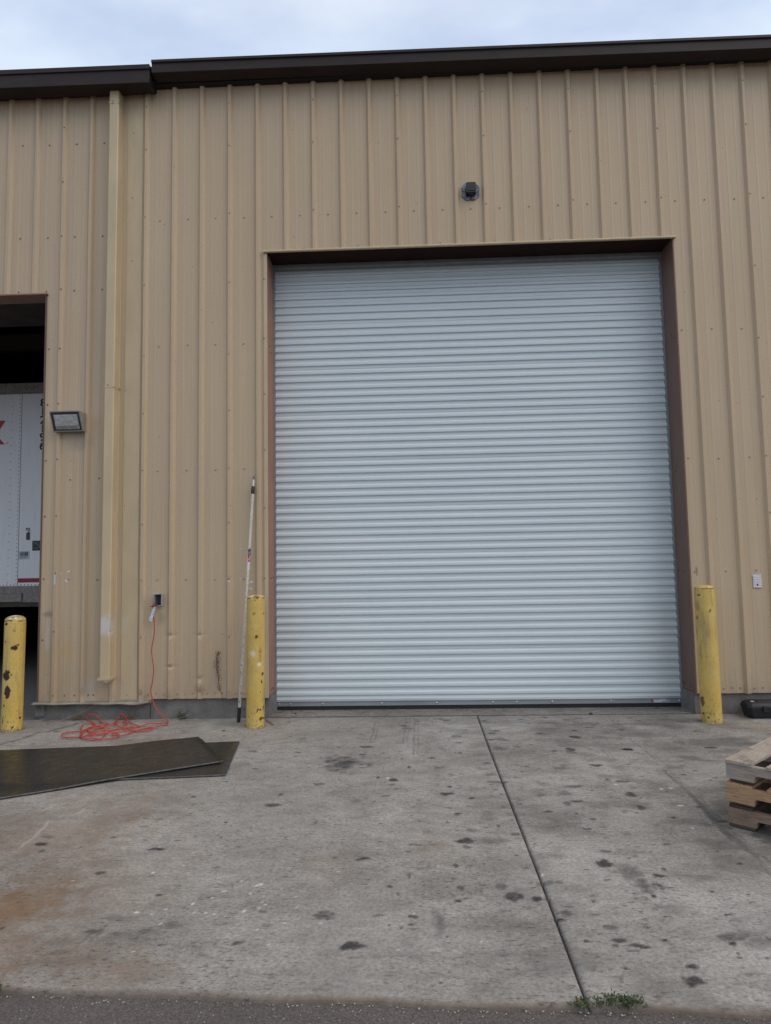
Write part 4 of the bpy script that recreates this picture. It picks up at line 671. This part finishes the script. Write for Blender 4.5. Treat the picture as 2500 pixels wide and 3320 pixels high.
def pallet(label,x,y,z,rz,deck,side,seed,d0=0.,b0=0.,dk=None):
    t=thing('pallet',label,'pallet',(x,y,z),rz,'stacked wooden pallets'); r=random.Random(seed)
    Lx,Ly=1.016,1.219
    for i,x0 in enumerate((0,.49,.978)):
        mb=MB(); a=[(0,.016),(0,.105),(-Ly,.105),(-Ly,.016),(-Ly+.15,.016),(-Ly+.155,.05),(-Ly+.165,.056),(-Ly+.365,.056),(-Ly+.375,.05),(-Ly+.38,.016),(-.38,.016),(-.375,.05),(-.365,.056),(-.165,.056),(-.155,.05),(-.15,.016)]
        mb.prism(a,'x',x0,x0+.038); mb.build('stringer',WM[(side,'y')],t,bevel=.002)
    ys=[0,-.218,-.395,-.565,-.735,-.905,-1.079]
    for i,y0 in enumerate(ys):
        w=.140 if i in (0,6) else .092; j=r.uniform(-.006,.012); mb=MB(); mb.box(-.004+j+d0,Lx+j,y0-w,y0-.001-d0*.6,.1055,.1215)
        for xn in (.018,.509,.996):
            for yn in (.3,.7): xx_=xn+j+r.uniform(-.006,.006); yy_=y0-w*yn+r.uniform(-.008,.008); mb.box(xx_-.003,xx_+.003,yy_-.003,yy_+.003,.1214,.1222,1)
        mb.v=[(a_,b_+(a_-.5)*jr,c_+(.004*jr2*math.sin(a_*5)+.0006*jr2)*(c_>.11)) for jr,jr2 in ((r.uniform(-.012,.012),r.uniform(-.4,.6)),) for a_,b_,c_ in mb.v]; mb.build('deck_board',[WM[(deck,'x')],M_RUB],t,bevel=.0015)
    for y0,w in ((0,.14),(-.40,.09),(-.565,.09),(-.73,.09),(-1.079,.14)):
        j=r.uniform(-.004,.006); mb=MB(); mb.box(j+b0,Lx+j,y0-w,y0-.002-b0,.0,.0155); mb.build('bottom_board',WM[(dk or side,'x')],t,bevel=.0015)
    return t
AZ=R_(45.)
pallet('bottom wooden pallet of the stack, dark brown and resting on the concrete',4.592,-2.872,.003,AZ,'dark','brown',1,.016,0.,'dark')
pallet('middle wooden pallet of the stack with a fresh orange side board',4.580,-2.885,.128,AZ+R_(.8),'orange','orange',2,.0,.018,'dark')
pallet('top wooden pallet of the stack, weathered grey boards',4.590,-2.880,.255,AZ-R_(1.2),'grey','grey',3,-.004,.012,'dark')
# ------------------------------------------------------------ rubber sheets
def mmat(name,b,rg):
    t=NT(name,b,.4,0,.34); n=t.noise(2.2,6,.7,(1,1.6,1)); n2=t.noise(14,5,.7); n3=t.noise(90,3,.6)
    c=t.ramp(n,[(.32,tuple(x*.75 for x in b)),(.55,b),(.72,(b[0]*1.5,b[1]*1.35,b[2]*1.2))]); c=t.mix(.6,c,t.ramp(n2,[(.3,.75),(.7,1.2)]),'MULTIPLY'); c=t.mix(.5,c,t.ramp(n3,[(.3,.8),(.7,1.25)]),'MULTIPLY')
    t.col(c); t.rough(t.ramp(n2,[(.3,rg-.06),(.7,rg+.16)])); t.bump(n3,.15,.001); return t.mat
M_RIM=simple('highlight_worn_edge',(.10,.095,.09),.6,0,.5,30)  # paler rim: edge highlight painted into the colour, along with wear
def sheet(name,label,P4,zf,mat,nx=60,ny=30,th=.012):
    A_,B_,C_,D_=[np.array(p) for p in P4]; s=np.linspace(0,1,nx);q=np.linspace(0,1,ny); S,Q=np.meshgrid(s,q)
    XY=(A_[None,None]*((1-S)*(1-Q))[...,None]+B_*(S*(1-Q))[...,None]+C_*(S*Q)[...,None]+D_*((1-S)*Q)[...,None]); Z=zf(XY[...,0],XY[...,1])
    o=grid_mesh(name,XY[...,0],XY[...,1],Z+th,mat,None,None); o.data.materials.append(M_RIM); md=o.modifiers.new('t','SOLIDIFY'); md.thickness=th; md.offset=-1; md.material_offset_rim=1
    return tag(o,label,'rubber sheet','dark rubber sheets lying on the concrete')
lower=[(1.405,-1.907),(1.265,-.966),(-1.75,-1.315),(-1.62,-2.27)]
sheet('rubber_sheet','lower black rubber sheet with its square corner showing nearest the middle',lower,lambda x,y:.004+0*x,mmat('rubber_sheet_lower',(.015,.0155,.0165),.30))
def zup(x,y):
    # rests on the lower sheet, sags on to the concrete beyond its edges
    e1=(y-(-.966+(x-1.265)*.1158)); e2=((-1.907+(x-1.405)*.120)-y); e3=(x-(1.265+(-.966-y)*.149))
    e=np.maximum(np.maximum(e1,e2),e3); return .0195+.003*(fbm(x*2,y*2,3,5)-.5)-.0125*sstep(.02,.22,e)
up_=[(1.300,-1.615),(.849,-.806),(-1.72,-2.25),(-1.27,-3.18)]
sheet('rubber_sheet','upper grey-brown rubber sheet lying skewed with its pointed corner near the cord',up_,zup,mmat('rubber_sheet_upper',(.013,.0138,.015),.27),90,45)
# ------------------------------------------------------------ trailer seen through the dock opening
TY=2.6; trl=thing('semi_trailer','white riveted box trailer with red lettering, parked inside the dark dock opening','trailer',(-6.5,TY,0))
X0,X1,Z0,Z1=-14.5+6.5,-2.42+6.5,1.323,4.127
t=NT('trailer_white_side',(.6,.62,.65),.4); n=t.noise(3,5,.6,(6,1,.6)); n2=t.noise(60,4,.7); c=t.ramp(n,[(.3,(.82,.82,.82)),(.7,(.90,.89,.88))]); c=t.mix(.5,c,t.ramp(n2,[(.3,.88),(.7,1.08)]),'MULTIPLY'); c=t.mix(t.ramp(t.vor(40),[(.05,.5),(.08,0.)]),c,(.12,.12,.12)); t.col(c); M_TRL=t.mat
M_RAIL=simple('trailer_rail_dirty',(.26,.235,.205),.7,0,.35,30); M_RIV=simple('trailer_rivets',(.08,.085,.10),.5)
SX=-2.872+6.5
mb=MB(); mb.box(X0,X1,.002,2.55,Z0,Z1+.02); mb.build('box_body',M_TRL,trl)
mb=MB(); mb.box(X0,X1,-.012,.06,4.127,4.225); mb.box(X0,X1,-.02,.06,4.225,4.285); mb.build('top_rail',M_RAIL,trl)
mb=MB(); mb.box(X0,X1,-.012,.06,1.215,1.323); mb.box(X0,SX+.08,-.03,.05,1.10,1.212); mb.box(SX+.085,X1,-.010,.05,1.09,1.214); mb.build('bottom_rail',M_RAIL,trl)
mb=MB(); mb.box(SX-.0025,SX+.0025,-.002,.004,Z0,Z1); mb.build('panel_seam',M_RIV,trl)
mb=MB()
def riv(x,z,r=.0075,y=.002): mb.tube([(x,y,z),(x,y-.005,z)],[r,r*.5],6)
for i in range(48): riv(SX-.026,Z0+.03+i*.0585)
for i in range(24): riv(SX-.148,Z0+.05+i*.117)
for i in range(-8,8): riv(SX+.05+i*.052,4.14,.010,-.012); riv(SX+.05+i*.052,1.337,.009)
for j in range(1,9):
    for i in range(24): riv(SX-.148-j*.6,Z0+.05+i*.117)
tag(mb.build('rivet_rows',M_RIV,trl),kind='stuff')
def text(s,size,x,z,mat,parent,y=-.0015,ext=.0008,align='CENTER',sx=1.,off=0.):
    cu=bpy.data.curves.new('lettering','FONT'); cu.body=s; cu.size=size; cu.align_x=align; cu.align_y='CENTER'; cu.extrude=ext; cu.offset=off; cu.resolution_u=3
    o=bpy.data.objects.new('tmp',cu); SC.collection.objects.link(o); bpy.context.view_layer.update()
    me=bpy.data.meshes.new_from_object(o.evaluated_get(bpy.context.evaluated_depsgraph_get())); bpy.data.objects.remove(o)
    me.transform(Matrix.Translation((x,y,z))@Matrix.Rotation(R_(90),4,'X')@Matrix.Scale(sx,4,(1,0,0))); me.materials.clear(); me.materials.append(mat)
    q_=bpy.data.objects.new('lettering',me); return link(q_,parent)
M_INK=simple('black_lettering',(.012,.012,.015),.6); M_RED=simple('red_reflective_band',(.25,.02,.035),.45)
for i,ch in enumerate('812196'): text(ch,.165,-2.556+6.5,3.985-i*.128,M_INK,trl,sx=1.0,off=.004)
text('PSI',.062,-2.737+6.5,2.132,M_INK,trl,sx=.85,off=.001)
mb=MB(); mb.box(-2.755+6.5,-2.712+6.5,-.012,.002,1.985,2.085); mb.box(-2.735+6.5,-2.708+6.5,-.016,-.012,1.985,2.10); mb.build('gauge_box',simple('dirty_gauge',(.08,.078,.07),.7,0,.6,60),trl)
mb=MB(); mb.box(-2.869+6.5,-2.5+6.5,-.0015,.002,1.371,1.432); mb.build('reflective_band',M_RED,trl)
t=NT('sooty_decal',(.02,.02,.02),.7); t.col(t.ramp(t.noise(40,4,.7),[(.45,(.015,.015,.017)),(.62,(.25,.26,.27))])); 
mb=MB(); mb.box(-2.669+6.5,-2.5+6.5,-.0015,.002,1.826,1.97); mb.build('black_decal',t.mat,trl)
mb=MB(); mb.box(-2.872+6.506,-2.705+6.5,-.0012,.002,1.703,1.822); mb.build('barcode_label',simple('label_paper',(.55,.58,.62),.5),trl)
mb=MB(); r=random.Random(9); xx=-2.848+6.5
while xx<-2.728+6.5:
    w=r.choice((.0022,.0035,.005)); mb.box(xx,xx+w,-.0022,-.0012,1.748,1.808); xx+=w+r.choice((.0025,.004))
mb.build('barcode_bars',M_INK,trl); text('812196',.030,-2.788+6.5,1.728,M_INK,trl,y=-.002,ext=.0004)
M_RLET=simple('red_logo_paint',(.48,.045,.035),.45)
# large red letter whose right tips reach into view
cx,cz=-3.275+6.5,3.562
mb=MB(); H=.176; W_=.162
mb.prism([(cx+W_,cz+H),(cx+W_-.13,cz+H),(cx-W_-.02+.0,cz-H),(cx-W_+.11,cz-H)],'y',-.0016,.002); mb.build('logo_letter',M_RLET,trl)
mb=MB(); mb.prism([(cx+W_,cz-H),(cx+W_-.13,cz-H),(cx+W_-.13-.10,cz-H+.13),(cx+.00,cz-.0)],'y',-.0022,-.0017); mb.prism([(cx-W_-.02,cz+H),(cx-W_+.11,cz+H),(cx+.0,cz+.03),(cx-.07,cz+.0)],'y',-.0022,-.0017); mb.build('logo_letter',M_RLET,trl)
mb=MB(); mb.tube([(-3.077+6.5+math.cos(a)*.013,-.001,3.407+math.sin(a)*.013) for a in np.linspace(0,2*math.pi,16)],.0015,4); mb.build('logo_mark',M_RLET,trl); text('R',.018,-3.077+6.5,3.407,M_RLET,trl)
mb=MB(); mb.tube([(-3.215+6.5,.002,1.76),(-3.215+6.5,-.002,1.76)],.055,24); mb.build('red_disc',simple('dark_red_disc',(.2,.015,.02),.5),trl)
M_TYRE=simple('tyre_black',(.012,.012,.012),.8)
for xw in (-6.2,-4.9):
    for yw in (.05,1.95):
        mb=MB(); pf=[(-.0,.30),(.0,.48),(.03,.51),(.25,.51),(.28,.48),(.28,.30)]; N_=40
        vs=[(xw+math.cos(k*2*math.pi/N_)*r_,yw+y_,.52+math.sin(k*2*math.pi/N_)*r_) for k in range(N_) for y_,r_ in pf]; n6=6
        mb.add(vs,[(k*n6+i,k*n6+i+1,((k+1)%N_)*n6+i+1,((k+1)%N_)*n6+i) for k in range(N_) for i in range(5)]); wo=mb.build('wheel',M_TYRE,trl,smooth=True)
        mb=MB(); mb.tube([(xw,yw+.04,.52),(xw,yw+.10,.52),(xw,yw+.24,.52)],[.30,.12,.30],24); mb.build('rim',M_RAIL,wo,smooth=True)
for yw in (.35,2.1):
    mb=MB(); mb.box(1.6,1.72,yw,yw+.12,.12,1.1); mb.box(1.5,1.82,yw-.06,yw+.18,.0,.10); mb.build('landing_leg',M_RAIL,trl)
mb=MB(); mb.box(X0,X1,.5,.6,1.0,1.32); mb.box(X0,X1,1.9,2.0,1.0,1.32); mb.build('chassis_rail',M_RAIL,trl)
# ------------------------------------------------------------ weeds and litter
M_GRN=simple('weed_green',(.045,.065,.025),.7,0,.5,40); M_DRY=simple('dry_weed',(.16,.115,.07),.8,0,.3,40); M_STRAW=simple('straw',(.34,.29,.21),.8)
def leafy(name,label,cx,cy,w,d,h,n,mat,seed,cat_='weed',tr=.0015,leaf=.012,z0=0,lean=(0,0),group=None):
    r=random.Random(seed); mb=MB(); cl_=[(r.uniform(-.95,.95),r.uniform(.55,1.15)) for _ in range(14)]
    for i in range(n):
        cq=r.choice(cl_); x=cx+cq[0]*w+r.gauss(0,.16*w); y=cy+r.uniform(-d,d)*cq[1]; a=r.uniform(0,6.28); hh=h*cq[1]*r.uniform(.3,1.15)*(1-.5*abs(x-cx)/max(w,1e-3)); q=r.uniform(.3,1.6)
        p=[Vector((x+math.cos(a)*hh*q*t_*t_+lean[0]*t_,y+math.sin(a)*hh*q*t_*t_*.6+lean[1]*t_,z0+hh*t_)) for t_ in (0,.35,.7,1)]
        mb.tube(p,[tr,tr,tr*.7,tr*.4],4)
        for j in range(5):
            t_=r.uniform(.2,1); b=p[0].lerp(p[3],t_)+Vector((r.uniform(-.006,.006),r.uniform(-.006,.006),r.uniform(-.004,.008))); u_=Vector((r.uniform(-1,1),r.uniform(-1,1),r.uniform(-.3,1))).normalized(); v_=u_.orthogonal().normalized(); l=leaf*r.uniform(.5,1.2)
            mb.add([b,b+u_*l*.5+v_*l*.28,b+u_*l,b+u_*l*.5-v_*l*.28],[(0,1,2,3)])
    o=mb.build(name,mat); return tag(o,label,cat_,group)
leafy('weed','low green weed growing where the concrete joint meets the asphalt',3.465,-4.478,.11,.024,.028,80,M_GRN,5,leaf=.013)
leafy('weed','tiny green tuft at the left end of the concrete edge',1.245,-4.43,.035,.015,.03,30,M_GRN,6)
leafy('weed','small green weed against the footing, between cord and leaning pole',.43,-.01,.035,.012,.13,34,M_GRN,7,leaf=.010)
leafy('weed','dead brown weed at the footing behind the left of the cord coil',-.60,-.02,.11,.02,.10,40,M_DRY,8,leaf=.007)
leafy('weed','dead brown weed at the footing behind the middle of the cord coil',-.10,-.02,.05,.015,.15,26,M_DRY,9,leaf=.007)
mb=MB(); r=random.Random(12); spine=cat([(.87,-.010,.02),(.845,-.012,.21),(.81,-.010,.32),(.80,-.014,.45),(.785,-.010,.56),(.80,-.012,.66)],5); mb.tube(spine,.0016,4)
for i in range(120):
    b=spine[r.randrange(8,len(spine))]; a=r.uniform(-.9,.9); l=r.uniform(.008,.05); e_=b+Vector((math.sin(a)*l*1.0*(1 if r.random()<.5 else -1),r.uniform(-.008,.0),l*.5)); mb.tube([b,e_],[.0009,.0006],3)
    mb.box(e_.x-.0025,e_.x+.0025,e_.y-.002,e_.y+.002,e_.z-.003,e_.z+.003)
tag(mb.build('dry_vine',simple('dry_vine_brown',(.13,.09,.055),.9)),'dried brown vine clinging to the tan wall left of the leaning pole','vine')
for nm,lb,pts_,rr_ in [('straw_stalk','long pale straw stalk leaning on the footing above the cord coil',[(-.80,-.06,.01),(-.62,-.01,.075),(-.44,-.012,.16)],.0018),
    ('straw_stalk','pale straw stalk on the ground right of the cord coil',[(.33,-.07,.008),(.42,-.04,.02),(.53,-.01,.055)],.0018),
    ('twig','thin dark twig beside the yellow bollard next to the door',[(1.30,-.10,.008),(1.36,-.20,.01),(1.43,-.32,.008)],.004),
    ('twig','forked twig at the left door corner behind the bollard',[(1.27,.0,.01),(1.40,.03,.012),(1.47,.09,.02)],.003)]:
    mb=MB(); mb.tube(cat(pts_,4),rr_,5); tag(mb.build(nm,M_STRAW if 'straw' in nm else M_DRY),lb,'stalk' if 'straw' in nm else 'twig')
def chip(name,label,x,y,l,w,h,rz,mat,cat_):
    mb=MB(); r=random.Random(int(x*100)); pts_=[(math.cos(a)*l*r.uniform(.7,1.1),math.sin(a)*w*r.uniform(.7,1.1)) for a in np.linspace(0,2*math.pi,9)[:-1]]
    n=8; mb.add([(a,b,0) for a,b in pts_]+[(a*.7,b*.7,h*r.uniform(.7,1)) for a,b in pts_],[(i,(i+1)%n,n+(i+1)%n,n+i) for i in range(n)]+[tuple(range(n,2*n))]); o=mb.build(name,mat); o.location=(x,y,.002); o.rotation_euler=(0,0,rz); return tag(o,label,cat_)
M_CHIP=simple('dark_wood_chip',(.03,.02,.016),.8); chip('wood_chip','long dark splinter of wood on the concrete left of the right bollard',4.519,-1.266,.06,.011,.010,-.15,M_CHIP,'wood chip')
chip('stone','dark stone on the door sill near the right door corner',4.561,.04,.022,.016,.018,.3,M_CHIP,'stone')
chip('stone','dark pebble on the door sill near the left door corner',1.56,.17,.014,.012,.012,.3,M_CHIP,'stone')
chip('leaf','small brown leaf at the concrete edge beside the green weed',3.36,-4.47,.022,.012,.006,.9,simple('brown_leaf',(.28,.12,.06),.7),'leaf')
# loose gravel along the broken slab edge
mb=MB(); r=random.Random(21)
def peb(x,y,s,z=-.018):
    v=[(x+s*r.uniform(.6,1),y,z),(x-s*r.uniform(.6,1),y,z),(x,y+s*r.uniform(.6,1),z),(x,y-s*r.uniform(.6,1),z),(x+s*.3,y,z+s*r.uniform(.5,.9)),(x-s*.3,y-s*.2,z+s*r.uniform(.4,.8))]
    mb.add(v,[(0,2,4),(2,1,5),(2,5,4),(1,3,5),(3,0,4),(3,4,5)])
for i in range(110):
    x=r.uniform(1.2,4.1); peb(x,float(edge_y(np.array(x)))-abs(r.gauss(0,.012))-.004,r.uniform(.002,.006))
for i in range(420):
    x=r.gauss(2.6,.7); y=-4.47-r.random()**1.3*.45; peb(x,y,r.uniform(.0015,.0045)*(1.6 if r.random()<.05 else 1),-.020)
tag(mb.build('gravel',simple('pale_gravel',(.30,.28,.25),.8,0,.4,90)),'loose pale gravel scattered along the concrete edge and over the asphalt','gravel',kind='stuff')
